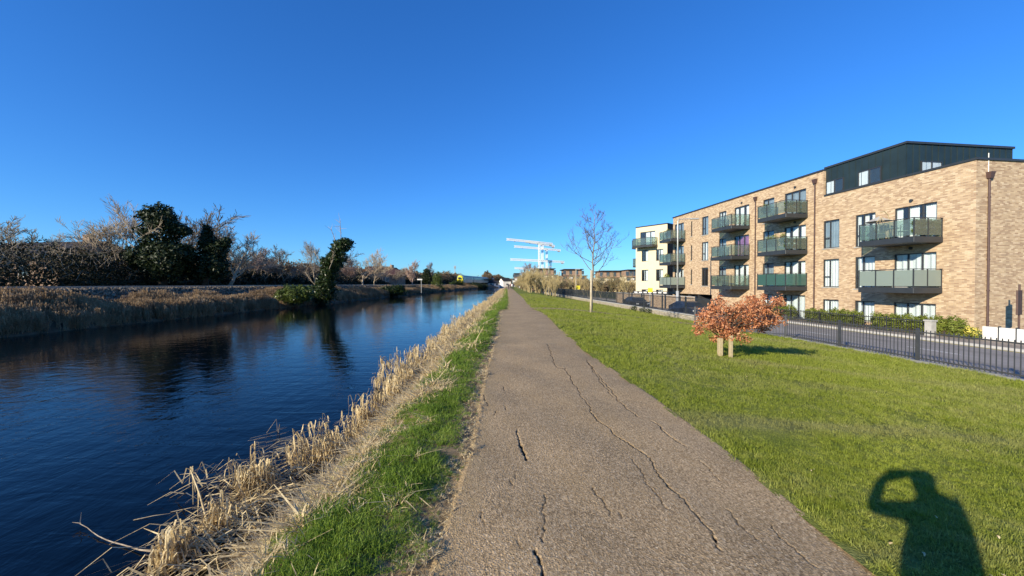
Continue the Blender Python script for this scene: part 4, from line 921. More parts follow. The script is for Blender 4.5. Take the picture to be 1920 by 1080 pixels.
for i, (px, tp, d) in enumerate(T2):
    place_tree(f'q{(i+1)%3}', at_px(px, d), d, -.9, (ztop(tp, d)+.9)/6, name='young_tree', sx=1.3, label='tan twiggy tree in the clump left of the dark railing, ' + ['leftmost of its front side', 'second from the left', 'third from the left', 'fourth from the left', 'rightmost, at the railing end', 'tall one at the back'][i], cat='tree', group='clump of tan trees left of the railing')
ORD = ['first', 'second', 'third', 'fourth', 'fifth', 'sixth', 'seventh', 'eighth', 'ninth', 'tenth', 'eleventh', 'twelfth', 'last']
T3 = [1052, 1062, 1072, 1083, 1094, 1104, 1116, 1127, 1138, 1149, 1160, 1171, 1182]
for i, px in enumerate(T3):
    d = 92-i*1.2+random.uniform(-4, 4); tp = random.uniform(508, 515)
    place_tree(f'q{i%3}', at_px(px, d), d, -1.4, (ztop(tp, d)+1.4)/6, name='young_tree', sx=1.3, label='leafless tan tree beyond the railing, ' + ORD[i] + ' of thirteen counted from the cranes rightwards', cat='tree', group='leafless trees beyond the railing')
for px, tp, d, wh in ((972, 521, 140, 'behind the farthest row trees'), (966, 524, 165, 'beside the walkers at the path end'), (1006, 510, 74, 'right beside the nearest row tree'), (1024, 516, 70, 'under the crane masts'), (1036, 519, 68, 'at the start of the dark railing')):
    place_tree('q1', at_px(px, d), d, -.9, (ztop(tp, d)+.9)/6, name='young_tree', sx=1.5, label='low bushy tan tree ' + wh, cat='tree', group='low trees filling the path row')
o = bare(1000, 491, 150, 'r0', 'taller grey bare tree rising above the tan clump under the cranes', base=-1, sx=1.3)
# bare young tree on the lawn
p = on_lawn(1108, 587); SH = ztop(391, p.y)-p.z; r5 = random.Random(14)
o = empty('bare_tree', p, 0, label='leafless young tree with pale trunk standing alone on the lawn', cat='tree')
tp_ = [Vector((.02*i+.03*math.sin(i*1.7), .02*math.sin(i*2.3), SH*i/12-.05)) for i in range(13)]; tr_ = [.066*(1-i/12)**.8+.007 for i in range(13)]
MB().tube(tp_, tr_, 7).build('trunk', M['bark'], o, smooth=True)
b = MB()
def limb(p0, d, ln, rad, lv):
    pts = [p0]; q = p0; dd = d
    for i in range(5): dd = (dd+Vector((r5.gauss(0, .1), r5.gauss(0, .1), .1+r5.gauss(0, .05)))).normalized(); q = q+dd*ln/5; pts.append(q)
    b.tube(pts, [rad*(1-.8*i/5)+.003 for i in range(6)], 5 if lv == 0 else 3, False)
    if lv < 3:
        for j in range(r5.randint(4, 6) if lv == 0 else r5.randint(3, 5)):
            t = r5.uniform(.2, .95); e = pts[int(t*5)].lerp(pts[min(5, int(t*5)+1)], t*5-int(t*5)); sd = Vector((r5.gauss(0, 1), r5.gauss(0, 1), r5.gauss(.1, .5))).normalized()
            limb(e, (dd*.7+sd*.75).normalized(), ln*r5.uniform(.3, .55), rad*.45, lv+1)
for i in range(20):
    t = .37+.58*(i/20)**1.0+r5.uniform(-.01, .01); k_ = t*12; e = tp_[int(k_)].lerp(tp_[min(12, int(k_)+1)], k_-int(k_)); az = i*2.4+r5.uniform(-.4, .4)
    el_ = r5.uniform(.25, .75); limb(e, Vector((math.cos(az)*math.cos(el_), math.sin(az)*math.cos(el_), math.sin(el_))), SH*(.36*(1-t)**.65+.05)*r5.uniform(.8, 1.25), .03*(1.15-t), 0)
b.build('crown', M['twigd'], o)
b = MB().tube([(0, 0, -.1), (.01, 0, 1.2), (.02, 0, 2.6)], [.085, .07, .062], 8).build('trunk_guard', M['barkw'], o, smooth=True)

# ------------------------------------------------------------------ copper-leaved tree with stakes
pt = on_lawn(1353, 664); ps = on_lawn(1370, 671); D = pt.y; sc_ = D/FPX
o = empty('copper_tree', pt, 0, label='small bushy copper-leaved tree on the lawn in front of the railings', cat='tree')
def lp(px, py, dy=0): return Vector(((px-960)*(D+dy)/FPX-pt.x, dy, ztop(py, D+dy)-pt.z))
b = MB(); b.tube([(0, 0, -.05), lp(1353, 650), lp(1352, 636), lp(1360, 618)], [.05, .045, .04, .03], 7)
b.build('trunk', M['barkd'], o, smooth=True)
b = MB(); r4 = random.Random(8); ends = []
for i in range(34):
    q = lp(1355, 632)+Vector((r4.gauss(0, .03), r4.gauss(0, .03), 0)); e = lp(r4.uniform(1310, 1465), r4.uniform(562, 632), r4.uniform(-.7, .7)); m_ = q.lerp(e, .5)+Vector((0, 0, .12)); b.tube([q, m_, e], [.018, .011, .004], 4, False); ends.append(e)
    for j in range(4): f = m_.lerp(e, r4.random()); b.tube([f, f+Vector((r4.gauss(0, .2), r4.gauss(0, .2), r4.gauss(.05, .12)))], [.006, .003], 3, False)
b.build('branches', M['barkd'], o)
lob = []
for (px, py, rx, rz_, dy) in [(1335, 588, 30, 20, 0), (1325, 605, 22, 18, .3), (1350, 608, 32, 24, -.4), (1375, 590, 32, 24, .2), (1395, 608, 30, 22, 0), (1400, 582, 30, 20, -.2), (1420, 570, 24, 18, 0), (1432, 557, 10, 12, 0), (1445, 598, 27, 14, .1), (1425, 612, 26, 16, .4), (1375, 622, 26, 12, -.3), (1346, 636, 20, 12, -.2), (1395, 636, 18, 12, -.2), (1370, 632, 20, 10, -.45), (1318, 594, 20, 22, -.1), (1452, 602, 26, 16, -.1), (1408, 560, 18, 14, .1), (1412, 592, 25, 20, -.5), (1438, 575, 12, 12, .2)]:
    c = lp(px, py, dy); lob.append((c.x, c.y, c.z, rx*sc_*.82, rx*sc_*.7, rz_*sc_*.8))
leaf_cloud('leaves', M['cop'], lob+[(e.x, e.y, e.z, .16, .16, .13) for e in ends]+[(e.x+r4.gauss(0, .08), e.y, e.z+.1, .09, .09, .16) for e in ends[:14]], 6800, .05, o, asp=1.6, shell=.15, kind='stuff')
def stake(p, px0, top, w_, lb):
    h = ztop(top, p.y)-p.z; b = MB(); b.box(-w_/2, w_/2, -w_/2, w_/2, -.05, h)
    s = b.build('tree_stake', M['wood'], loc=p); bevel(s, .008); tag(s, lb, 'stake', 'timber stakes holding the copper tree'); return s
ps1 = on_lawn(1350, 668)
stake(ps1, 1351, 634, .1, 'thicker pale timber stake right against the copper tree trunk')
stake(ps, 1370, 629, .075, 'thinner pale timber stake standing right of the copper tree trunk')

# ------------------------------------------------------------------ railings and stone wall
def railing(name, pts, lb, z_off=.1, h=1.15, each=True, sp=.125, post_every=2.83, base=None, bar=.02, cat='fence', posth=.08, mat=None, post_w=.09, zf=None):
    """pts: polyline of (x,y); follows the ground"""
    mat = mat or M['rail']; zf = zf or (lambda x, y: float(lawn_z(x, y)))
    o = empty(name, (pts[0][0], pts[0][1], 0), 0, label=lb, cat=cat); ox, oy = pts[0]
    bar_me = MB().box(-bar/2, bar/2, -bar/2, bar/2, 0, h-.03).mesh('bar', mat); post_me = MB().box(-post_w/2, post_w/2, -post_w/2, post_w/2, -.2, h+posth).add([(-post_w/2-.01, -post_w/2-.01, h+posth), (post_w/2+.01, -post_w/2-.01, h+posth), (post_w/2+.01, post_w/2+.01, h+posth), (-post_w/2-.01, post_w/2+.01, h+posth), (0, 0, h+posth+.05)], [(0, 1, 4), (1, 2, 4), (2, 3, 4), (3, 0, 4), (3, 2, 1, 0)]).mesh('post', mat)
    joined = MB()
    for (a, c) in zip(pts[:-1], pts[1:]):
        L = math.dist(a, c); ang = math.atan2(c[1]-a[1], c[0]-a[0]); nsp = max(1, round(L/post_every))
        P = [(a[0]+(c[0]-a[0])*i/nsp, a[1]+(c[1]-a[1])*i/nsp) for i in range(nsp+1)]
        for i, p in enumerate(P):
            if i == 0 and a != pts[0]: continue
            q = link('post', post_me, o, (p[0]-ox, p[1]-oy, zf(*p)+z_off-.1)); q.rotation_euler = (0, 0, ang)
        for p, q in zip(P[:-1], P[1:]):
            zp, zq = zf(*p)+z_off, zf(*q)+z_off
            rl = MB()
            for rh in (.06, h-.12): rl.bar((p[0]-ox, p[1]-oy, zp+rh), (q[0]-ox, q[1]-oy, zq+rh), .035, .045)
            rl.build('rail', mat, o)
            nb = int(L/nsp/sp)
            for k in range(1, nb):
                t = k/nb; bx = p[0]+(q[0]-p[0])*t-ox; by = p[1]+(q[1]-p[1])*t-oy; bz = zp+(zq-zp)*t
                if each: s = link('bar', bar_me, o, (bx, by, bz)); s.rotation_euler = (0, 0, ang)
                else: joined.box(bx-bar/2, bx+bar/2, by-bar/2, by+bar/2, bz, bz+h-.03)
    if not each: joined.build('bars', mat, o, kind='stuff')
    return o
fx = lambda y: float(fence_x(y))
railing('railings', [(10.6, 21.9), (fx(19.9), 19.9), (fx(4.5), 4.5)], 'low grey metal railings between lawn and road, starting behind the copper tree', h=1.12, bar=.02, sp=.13)
# plinth kerb below the near railings
b = MB(); ys = np.linspace(4.5, 19.9, 12)
for a, c in zip(ys[:-1], ys[1:]): b.bar((fx(a)+.0, a, -1.22), (fx(c)+.0, c, -1.25), .14, .12)
b.build('railing_plinth', M['conc'], kind='structure')
# stone wall with dark railing on top
WY0, WY1 = 26.0, 108.0
wall = empty('stone_wall', (fx(WY0), WY0, -1.3), 0, label='low rubble stone wall with pale coping running beside the lawn under the dark railing', cat='wall')
b = MB(); ys = np.linspace(WY0, WY1, 30); wx = lambda y: fx(y)-fx(WY0)
for a, c in zip(ys[:-1], ys[1:]): b.bar((wx(a), a-WY0, .2), (wx(c), c-WY0, .2), .34, .5)
b.build('core', M['mortar'], wall)
stm = [stone_mesh('stone', M['stone'], random.Random(80+i)) for i in range(6)]
nst = 0; far_st = MB(); y = WY0
while y < 100:
    sz = random.uniform(.22, .34)
    for row in range(3):
        if y < 50 and nst < 290:
            s = link('stone', stm[nst % 6], wall, (wx(y)-.165, y-WY0+random.uniform(-.05, .05), .07+row*.14)); s.scale = (.16, sz*.98, .19); nst += 1
        else:
            xx_ = wx(y)-.2-random.uniform(0, .03); far_st.box(xx_, xx_+.1, y-WY0, y-WY0+sz*.9, .0+row*.14, .12+row*.14)
    y += sz
far_st.build('stones', M['stone'], wall, kind='stuff')
b = MB()
for a, c in zip(ys[:-1], ys[1:]): b.bar((wx(a), a-WY0, .49), (wx(c), c-WY0, .49), .42, .08)
b.build('coping', M['kerb'], wall)
railing('railings', [(fx(WY0), WY0), (fx(WY1), WY1)], 'long dark railing standing on the low stone wall and running into the distance', z_off=.47, h=1.35, each=False, sp=.15, post_every=4.1, bar=.026, mat=M['anth'])
# small shrubs at the wall foot
for i, (px, py) in enumerate(((1200, 583), (1215, 586), (1232, 588))):
    p = on_lawn(px, py); p.x = min(p.x, fx(p.y)-.35); q = empty('shrub', p, 0, label=['scrubby dark plant at the foot of the stone wall, farthest of three', 'middle dark plant of three at the foot of the stone wall', 'nearest dark plant of three at the foot of the stone wall'][i], cat='plant', group='plants along the stone wall foot')
    leaf_cloud('foliage', M['ivy'], [(0, 0, .25, .5, .4, .3)], 400, .07, q)

# ------------------------------------------------------------------ apartment building
C0 = Vector((25.33, 20.72, 0)); ANG = math.atan2(.992, -.124)
FL = [-1.45, 1.40, 4.37, 7.32]; ST = -1.5
bd = empty('apartment_building', C0, ANG, label='long four-storey buff brick apartment building with glass balconies and a dark metal attic', cat='building')
# local axes: x along the facade away from the camera, y outwards to the road, z up
def facade(b, x0, x1, z0, z1, holes, y=0.0, rev=.14, ax='x'):
    xs = sorted({x0, x1, *[h[0] for h in holes], *[h[1] for h in holes]}); zs = sorted({z0, z1, *[h[2] for h in holes], *[h[3] for h in holes]})
    for a, c in zip(xs[:-1], xs[1:]):
        for e, f in zip(zs[:-1], zs[1:]):
            mx, mz = (a+c)/2, (e+f)/2
            if mx < x0 or mx > x1 or mz < z0 or mz > z1: continue
            if any(h[0] < mx < h[1] and h[2] < mz < h[3] for h in holes): continue
            b.add([(a, y, e), (c, y, e), (c, y, f), (a, y, f)], [(3, 2, 1, 0)])
    for (a, c, e, f) in holes:
        b.add([(a, y, e), (c, y, e), (c, y-rev, e), (a, y-rev, e)], [(0, 1, 2, 3)]); b.add([(a, y, f), (c, y, f), (c, y-rev, f), (a, y-rev, f)], [(3, 2, 1, 0)])
        b.add([(a, y, e), (a, y, f), (a, y-rev, f), (a, y-rev, e)], [(0, 1, 2, 3)]); b.add([(c, y, e), (c, y, f), (c, y-rev, f), (c, y-rev, e)], [(3, 2, 1, 0)])
    return b
WINS = []   # (x0,x1,z0,z1,lights,transom,curtain)
def col_win(x0, x1, floors, dz0=0, dz1=2.1, lights=2, trans=False, cur=None):
    for f in floors: WINS.append((x0, x1, FL[f]+dz0, FL[f]+dz1, lights, trans, (cur or {}).get(f, 'w')))
col_win(1.72, 3.95, (2,), lights=3, cur={2: 'wp'}); col_win(1.72, 3.95, (1,), lights=3, cur={1: 'w'}); col_win(1.72, 3.95, (0,), .2, 1.85, 3, cur={0: 'w'})
col_win(5.1, 6.43, (2, 1), -.15, 2.1, 2, True, {2: 'wp', 1: 'w'}); col_win(5.1, 6.43, (0,), .45, 1.85, 2)
col_win(7.6, 8.86, (2, 1), -.05, 2.08, 2, True, {2: 'b', 1: 'w'}); col_win(7.6, 8.86, (0,), .45, 1.85, 2)
col_win(10.4, 12.5, (3, 2, 1, 0), 0, 2.1, 3, cur={3: 'b', 2: 'wp', 1: 'wp', 0: 'w'}); col_win(13.6, 14.9, (3, 2, 1, 0), -.1, 2.08, 2, True, {3: 'b', 2: 'b', 1: 'b', 0: 'w'})
col_win(16.65, 18.7, (3, 2, 1), 0, 2.1, 3, cur={3: 'wp', 2: 'm', 1: 'wp'}); col_win(19.9, 21.1, (3, 2, 1), -.1, 2.08, 2, True, {3: 'wp', 2: 'b', 1: 'b'})
col_win(22.9, 24.1, (3, 2, 1), -.05, 2.08, 2, True, {3: 'b', 2: 'wp', 1: 'n'}); col_win(26.0, 26.3, (3, 2, 1), .1, 1.95, 1, cur={3: 'n', 2: 'n', 1: 'n'})
col_win(27.8, 29.9, (3, 2, 1), 0, 2.1, 3, cur={3: 'b', 2: 'b', 1: 'wp'})
BIG = (22.2, 30.0, -1.5, .35)
H_lo = [wn[:4] for wn in WINS if wn[0] < 8.9]; H_hi = [wn[:4] for wn in WINS if wn[0] > 8.9]+[BIG]
b = MB(); facade(b, 0, 8.9, ST, 8.36, H_lo); facade(b, 8.9, 30.3, ST, 10.36, H_hi)
# right-hand end wall, step wall, far end, back (closed shell)
DP = 14
b.add([(0, 0, ST), (0, -DP, ST), (0, -DP, 8.36), (0, 0, 8.36)], [(0, 1, 2, 3)])
b.add([(30.3, 0, ST), (30.3, -DP, ST), (30.3, -DP, 10.36), (30.3, 0, 10.36)], [(3, 2, 1, 0)])
b.add([(0, -DP, ST), (30.3, -DP, ST), (30.3, -DP, 10.36), (8.9, -DP, 10.36), (8.9, -DP, 8.36), (0, -DP, 8.36)], [(0, 1, 2, 3, 4, 5)])
b.add([(8.9, 0, 8.36), (8.9, -DP, 8.36), (8.9, -DP, 10.36), (8.9, 0, 10.36)], [(0, 1, 2, 3)])
b.build('wall', M['brick'], bd)
MB().box(.3, 8.7, -DP+.3, -.32, 8.0, 8.2).box(9.1, 30.1, -DP+.3, -.32, 10.0, 10.2).build('roof', M['slate'], bd)
MB().box(-.08, 8.78, -.33, .07, 8.36, 8.48).box(-.08, .3, -DP, -.33, 8.36, 8.48).box(8.9, 30.4, -.33, .07, 10.36, 10.5).box(30.0, 30.4, -DP, -.33, 10.36, 10.5).build('coping', M['anth'], bd)
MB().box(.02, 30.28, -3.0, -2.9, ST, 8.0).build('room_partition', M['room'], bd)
b = MB()
for f in FL[1:]: b.box(.3, 30.0, -2.88, -.2, f-.35, f-.1 if f > 7 else f-.1)
for x in (4.6, 7.0, 9.3, 13.0, 15.6, 19.3, 22.0, 25, 27): b.box(x, x+.1, -2.88, -.2, ST, 8.0)
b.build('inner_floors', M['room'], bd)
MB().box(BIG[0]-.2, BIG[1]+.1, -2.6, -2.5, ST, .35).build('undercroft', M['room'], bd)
for (x0, x1, z0, z1, nl, tr, cu) in WINS:
    t = .055; y0, y1 = -.13, -.05; f = MB(); w_ = x1-x0
    f.box(x0, x1, y0, y1, z0, z0+t); f.box(x0, x1, y0, y1, z1-t, z1); f.box(x0, x0+t, y0, y1, z0+t, z1-t); f.box(x1-t, x1, y0, y1, z0+t, z1-t)
    ed = [x0+t]+[x0+w_*k/nl if nl != 2 else x0+w_*.6 for k in range(1, nl)]+[x1-t]
    for e in ed[1:-1]: f.box(e-.03, e+.03, y0, y1, z0+t, z1-t)
    if tr and z1-z0 > 1.6: f.box(ed[1]+.031, x1-t-.001, y0, y1, z0+.78, z0+.83)
    fo = f.build('window', M['frame'], bd)
    for a, c in zip(ed[:-1], ed[1:]):
        MB().box(a, c, -.1, -.085, z0+t, z1-t).build('pane', M['glass'], fo)
    MB().box(x0-.06, x1+.06, -.06, .05, z0-.07, z0-.003).build('sill', M['kerb'], fo)
    if cu != 'n':
        cm = {'w': M['curtain'], 'p': M['curtp'], 'wp': M['curtain'], 'b': M['curtg'], 'm': M['curtp']}[cu]
        segs = {'w': [(0, 1)], 'wp': [(0, .3), (.45, .72), (.85, 1)], 'b': [(0, 1)], 'p': [(0, .35), (.6, 1)], 'm': [(0, .9)]}[cu]
        for (a, c) in segs:
            cb = MB(); nn = 18; xa, xb = x0+w_*a, x0+w_*c; V = []
            dd = .012 if cu == 'b' else .035
            for i in range(nn+1):
                for z in (z0+.03, z1-.02): V.append((xa+(xb-xa)*i/nn, -.24+dd*math.sin(i*2.1+x0), z))
            cb.add(V, [(2*i, 2*i+1, 2*i+3, 2*i+2) for i in range(nn)]); cb.build('blind' if cu == 'b' else 'curtain', cm, fo)
# downpipes
for px_, zt in ((-.62, 0), (9.6, 0), (15.9, 0), (24.9, 0)):
    pass
for x_, zt, inset in ((-.0, 7.7, True), (9.55, 9.9, False), (15.75, 9.9, False)):
    if inset: X, Y = -.07, -.75     # round the corner on the end wall
    else: X, Y = x_, .07
    p = MB().tube([(X, Y, ST), (X, Y, zt-.35)], .05, 8)
    for z in np.arange(ST+1, zt-.5, 1.7): p.tube([(X, Y, z), (X, Y, z+.07)], .066, 8)
    po = p.build('downpipe', M['pipe'], bd); MB().add([(X-.1, Y-.1, zt-.35), (X+.1, Y-.1, zt-.35), (X+.1, Y+.1, zt-.35), (X-.1, Y+.1, zt-.35), (X-.17, Y-.15, zt), (X+.17, Y-.15, zt), (X+.17, Y+.15, zt), (X-.17, Y+.15, zt)], [(0,3,2,1),(4,5,6,7),(0,1,5,4),(1,2,6,5),(2,3,7,6),(3,0,4,7)]).build('hopper', M['pipe'], po)
# slim white cable above the corner hopper
MB().tube([(-.02, -.75, 7.7), (-.02, -.75, 8.75)], .022, 5).build('vent_pipe', M['white'], bd)
# balconies
def balcony(x0, x1, f, glass, D=2.0, hedge=None, plants=False, parent=None, solid=None):
    parent = parent or bd; z = FL[f]; b = MB(); b.box(x0, x1, .012, D, z-.36, z-.02); sl_ = bevel(b.build('balcony', M['anth'], parent), .015, 1)
    h = 1.08; t = .05
    gx = [x0+.03+(x1-x0-.06)*i/3 for i in range(4)]; gy = [.06+(D-.09)*i/2 for i in range(3)]
    posts = [(x, D-.035) for x in gx]+[(x0+.035, y) for y in gy[:-1]]+[(x1-.035, y) for y in gy[:-1]]
    for (x, y) in posts: MB().box(x-t/2, x+t/2, y-t/2, y+t/2, z-.02, z+h-.04).build('post', M['anth'], sl_)
    hr = MB(); hr.box(x0, x1, D-.07, D, z+h-.04, z+h); hr.box(x0, x0+.07, .02, D-.071, z+h-.04, z+h); hr.box(x1-.07, x1, .02, D-.071, z+h-.04, z+h); hr.build('handrail', M['anth'], sl_)
    for i in range(3): MB().box(gx[i]+.04, gx[i+1]-.04, D-.045, D-.03, z+.06, z+h-.08).build('glass_panel', glass, sl_)
    for x in (x0+.035, x1-.035):
        for i in range(2): MB().box(x-.008, x+.008, gy[i]+.04, gy[i+1]-.04, z+.06, z+h-.08).build('glass_panel', glass, sl_)
    if hedge:
        leaf_cloud('greenery_screen', M['ivyb'], [(x0+.1, D*k, z+q, .05, D*.17, .24) for k in (.15, .4, .65, .86) for q in (.28, .72)] if hedge == 'side' else [(x0+.1, D*.5, z+.52, .06, D*.46, .45), ((x0+x1)/2, D-.16, z+.5, (x1-x0)*.45, .07, .42)], 6500, .055, sl_, shell=.2)
    return sl_
balcony(1.4, 4.5, 2, M['glassb'], hedge='side'); balcony(1.4, 4.5, 1, M['glassf'])
balcony(10.2, 13.2, 3, M['glassb'], hedge='side'); balcony(10.2, 13.2, 2, M['glassb'], hedge='side'); balcony(10.2, 13.2, 1, M['glasst'])
for f, g in ((3, 'glassb'), (2, 'glassb'), (1, 'glassb')): balcony(16.5, 19.5, f, M[g])
for f, g in ((3, 'glassb'), (2, 'glassb'), (1, 'glassf')): balcony(27.4, 30.2, f, M[g])
# things standing on balconies (world placement through the building's matrix)
bpy.context.view_layer.update()
MW = bd.matrix_world.copy()
def on_b(x, y, z): return MW @ Vector((x, y, z))
def bchair(x, y, f, rz, lb):
    o = empty('balcony_chair', on_b(x, y, FL[f]-.02), ANG+rz, label=lb, cat='chair', group='chairs on the balconies')
    b = MB()
    for sx in (-.2, .2):
        for sy in (-.2, .2): b.tube([(sx, sy, 0), (sx*.9, sy*.9, .44)], .016, 5)
    b.build('legs', M['anth'], o); MB().box(-.23, .23, -.23, .23, .44, .475).build('seat', M['white'], o)
    b = MB(); b.tube([(-.2, -.2, .44), (-.22, -.3, .9), (.22, -.3, .9), (.2, -.2, .44)], .016, 5)
    for k in range(5): b.bar((-.18+k*.09, -.21, .48), (-.18+k*.09, -.29, .88), .03, .01)
    b.build('backrest', M['anth'], o); return o
bchair(2.6, 1.1, 2, .4, 'folding chair at the near side of the second-floor balcony closest to the camera')
bchair(3.9, 1.2, 2, 2.4, 'folding chair at the far side of the second-floor balcony closest to the camera')
bchair(17.4, 1.1, 3, .4, 'dark chair on the top balcony between the two downpipes')
bchair(18.6, 1.1, 3, 1.9, 'second dark chair on the top balcony, nearer its far end')
def btable(x, y, f, lb):
    o = empty('balcony_table', on_b(x, y, FL[f]-.02), ANG, label=lb, cat='table'); MB().tube([(0, 0, 0), (0, 0, .7)], .03, 6).build('leg', M['anth'], o); MB().tube([(0, 0, .7), (0, 0, .73)], .34, 16).build('top', M['galv'], o)
btable(3.25, 1.1, 2, 'small round table between the chairs on the nearest upper balcony')
# drying airer and egg-chair hoop
o = empty('hanging_chair', on_b(3.5, 1.4, FL[2]-.02), ANG, label='arched hanging chair frame rising above the nearest upper balcony rail', cat='chair')
MB().tube([(0, -.4, 0), (0, -.5, .9), (0, -.35, 1.6), (0, -.05, 1.85), (0, .2, 1.75)], .03, 6).build('frame', M['wood'], o); b = MB()
for k in range(9): a = k/9*6.28; b.tube([(0, .2, 1.5), (.33*math.cos(a), .2+.3*math.sin(a), .9), (.2*math.cos(a), .2+.2*math.sin(a), .45)], .012, 4)
b.build('basket', M['wood'], o)
o = empty('parasol', on_b(4.1, 1.0, FL[2]-.02), ANG, label='small folded grey parasol on the nearest upper balcony', cat='parasol')
MB().tube([(0, 0, 0), (0, 0, 1.5)], .02, 6).build('pole', M['galv'], o); b = MB(); n = 10; V = [(0, 0, 1.62)]+[(.75*math.cos(6.283*k/n), .6*math.sin(6.283*k/n), 1.28) for k in range(n)]
b.add(V, [(0, k+1, (k+1) % n+1) for k in range(n)]).build('canopy', M['galv'], o)
def planter(x, y, f, n, lb, hh=.4, ln=.9):
    o = empty('planter', on_b(x, y, FL[f]-.02), ANG, label=lb, cat='planter', group='plants on the balconies'); MB().box(-ln/2, ln/2, -.13, .13, 0, .35).build('trough', M['kerb'], o)
    leaf_cloud('plants', M['hedge'], [(0, 0, .35+hh, ln*.5, .18, hh)], n, .07, o, shell=.2)
planter(12.0, 1.7, 2, 1100, 'long planter of tall plants on the middle balcony of the second stack', .55, 1.8)
planter(10.9, 1.6, 2, 700, 'leafy planter at the near corner of the middle balcony of the second stack', .55, .8)
planter(12.6, 1.65, 3, 900, 'white flecked planter on the top balcony of the second stack', .45, 1.1)
planter(28.8, 1.6, 3, 800, 'green planter on the top balcony by the cream building', .5, 1.6)
planter(28.8, 1.6, 2, 700, 'green planter on the middle balcony by the cream building', .4, 1.6)
planter(29.0, 1.6, 1, 900, 'tall dark plants on the lowest balcony by the cream building', .6, 1.4)
planter(18.9, 1.6, 1, 300, 'low planter on the lowest balcony between the downpipes', .2, .8)
planter(2.2, 1.75, 1, 200, 'low planter behind the frosted glass of the nearest lower balcony', .15, .8)
# wall lamps over the balconies, lightning rod
for (x, f) in ((3.0, 2), (3.0, 1), (11.4, 3), (17.6, 3), (11.4, 2)):
    MB().tube([(x, .005, FL[f]+2.42), (x, .1, FL[f]+2.42)], .09, 10).build('wall_lamp', M['anth'], bd)
# dark metal attic
at_ = MB().box(3.5, 8.88, -8.3, -.22, 8.22, 10.52).build('attic', M['attic'], bd)
n = 12
pm = {}
for i in range(n):
    x0 = 3.5+i*(8.88-3.5)/n; x1 = 3.5+(i+1)*(8.88-3.5)/n
    MB().box(x0+.02, x1-.004, -.216, -.195, 8.24, 10.52).build('panel', M['attic'], at_); MB().box(x0-.008, x0+.018, -.216, -.165, 8.24, 10.52).build('seam', M['attic'], at_)
for i in range(17):
    y0 = -.24-i*8.06/17; y1 = y0-8.06/17
    MB().box(3.475, 3.496, y1+.02, y0-.004, 8.24, 10.52).build('panel', M['attic'], at_); MB().box(3.445, 3.496, y1-.006, y1+.018, 8.24, 10.52).build('seam', M['attic'], at_)
MB().box(3.38, 8.95, -8.4, -.1, 10.52, 10.66).build('fascia', M['anth'], at_)
def awin(x0, x1, z0, z1, side=False):
    f = MB(); g = MB(); c = MB(); t = .05
    def bx(m_, a, e, c0, c1, y0, y1):
        if side: m_.box(y0, y1, a, e, c0, c1)
        else: m_.box(a, e, y0, y1, c0, c1)
    ya, yb = (3.40, 3.47) if side else (-.19, -.12)
    bx(f, x0, x1, z0, z0+t, ya, yb); bx(f, x0, x1, z1-t, z1, ya, yb); bx(f, x0, x0+t, z0+t, z1-t, ya, yb); bx(f, x1-t, x1, z0+t, z1-t, ya, yb); m_ = (x0+x1)/2; bx(f, m_-.03, m_+.03, z0+t, z1-t, ya, yb)
    fo = f.build('window', M['frame'], bd); yc = 3.425 if side else -.15
    for a, e in ((x0+t, m_-.03), (m_+.03, x1-t)): bx(g, a, e, z0+t, z1-t, yc-.006, yc+.006)
    g.build('pane', M['glass'], fo); bx(c, x0+t+(.0 if side else .5*(x1-x0)), x1-t, z0+t, z1-t, *((3.446, 3.452) if side else (-.183, -.178))); c.build('blind', M['curtain'], fo)
awin(7.45, 8.82, 8.5, 9.5); awin(4.9, 6.4, 8.5, 9.55); awin(-2.8, -1.25, 8.5, 9.45, True)
MB().tube([(3.43, -4.2, 9.0), (3.36, -4.2, 9.0)], .12, 10).build('wall_lamp', M['lamp'], bd)

# boundary: hedges, low railing, pier, white panels, brick wall with dark piers
def bf(x, y, z): return on_b(x, y, z)
def hedge(x0, x1, y_, h, n, lb):
    p = bf((x0+x1)/2, y_, -1.33); o = empty('hedge', p, ANG, label=lb, cat='hedge', group='clipped hedges along the building'); l = (x1-x0)/2
    lobes = [(-l+(i+.5)*2*l/max(2, int(l*3)), random.uniform(-.04, .04), h*.5, .5, .38, h*.54*random.uniform(.92, 1.05)) for i in range(max(2, int(l*3)))]
    MB().box(-l*.9, l*.9, -.12, .12, 0, h*.6).build('stems', M['barkd'], o); leaf_cloud('foliage', M['hedge'], lobes, int(n*1.6), .075, o, shell=.55)
hedge(10.2, 13.6, 1.15, 1.15, 4200, 'dark green hedge at the second stack of balconies, farthest of the clipped hedges')
hedge(7.5, 9.1, 1.1, 1.0, 2400, 'short rounded hedge below the two-light windows left of the nearest balconies')
hedge(5.0, 7.2, 1.1, 1.1, 3200, 'flowering hedge section under the middle ground-floor window')
hedge(-.3, 4.3, 1.1, 1.05, 6500, 'longest hedge, running under the nearest balconies to the corner downpipe')
p = bf(-.65, 1.2, -1.33); o = empty('flowering_bush', p, ANG, label='small yellow-flowered bush at the corner end of the hedge', cat='bush'); leaf_cloud('foliage', M['hedge'], [(0, 0, .3, .35, .3, .35)], 500, .07, o); leaf_cloud('flowers', M['flower'], [(0, 0, .4, .33, .28, .3)], 260, .06, o)
b_s = MB().box(-.16, .16, -.16, .16, 0, .82).box(-.2, .2, -.2, .2, .82, .9).build('gate_pier', M['kerb'], loc=bf(.75, 1.75, -1.33)); b_s.rotation_euler = (0, 0, ANG); tag(b_s, 'squat pale concrete pier in front of the longest hedge', 'pier')
bpts = [bf(x, 1.72, 0) for x in (14.5, 10.0, 5.0, 1.0)]
railing('boundary_railing', [(q.x, q.y) for q in bpts], 'thin low railing in front of the clipped hedges', z_off=-1.33+1.33, h=.95, each=False, sp=.13, post_every=2.4, bar=.018, zf=lambda x, y: -1.36, post_w=.05, mat=M['frame'])
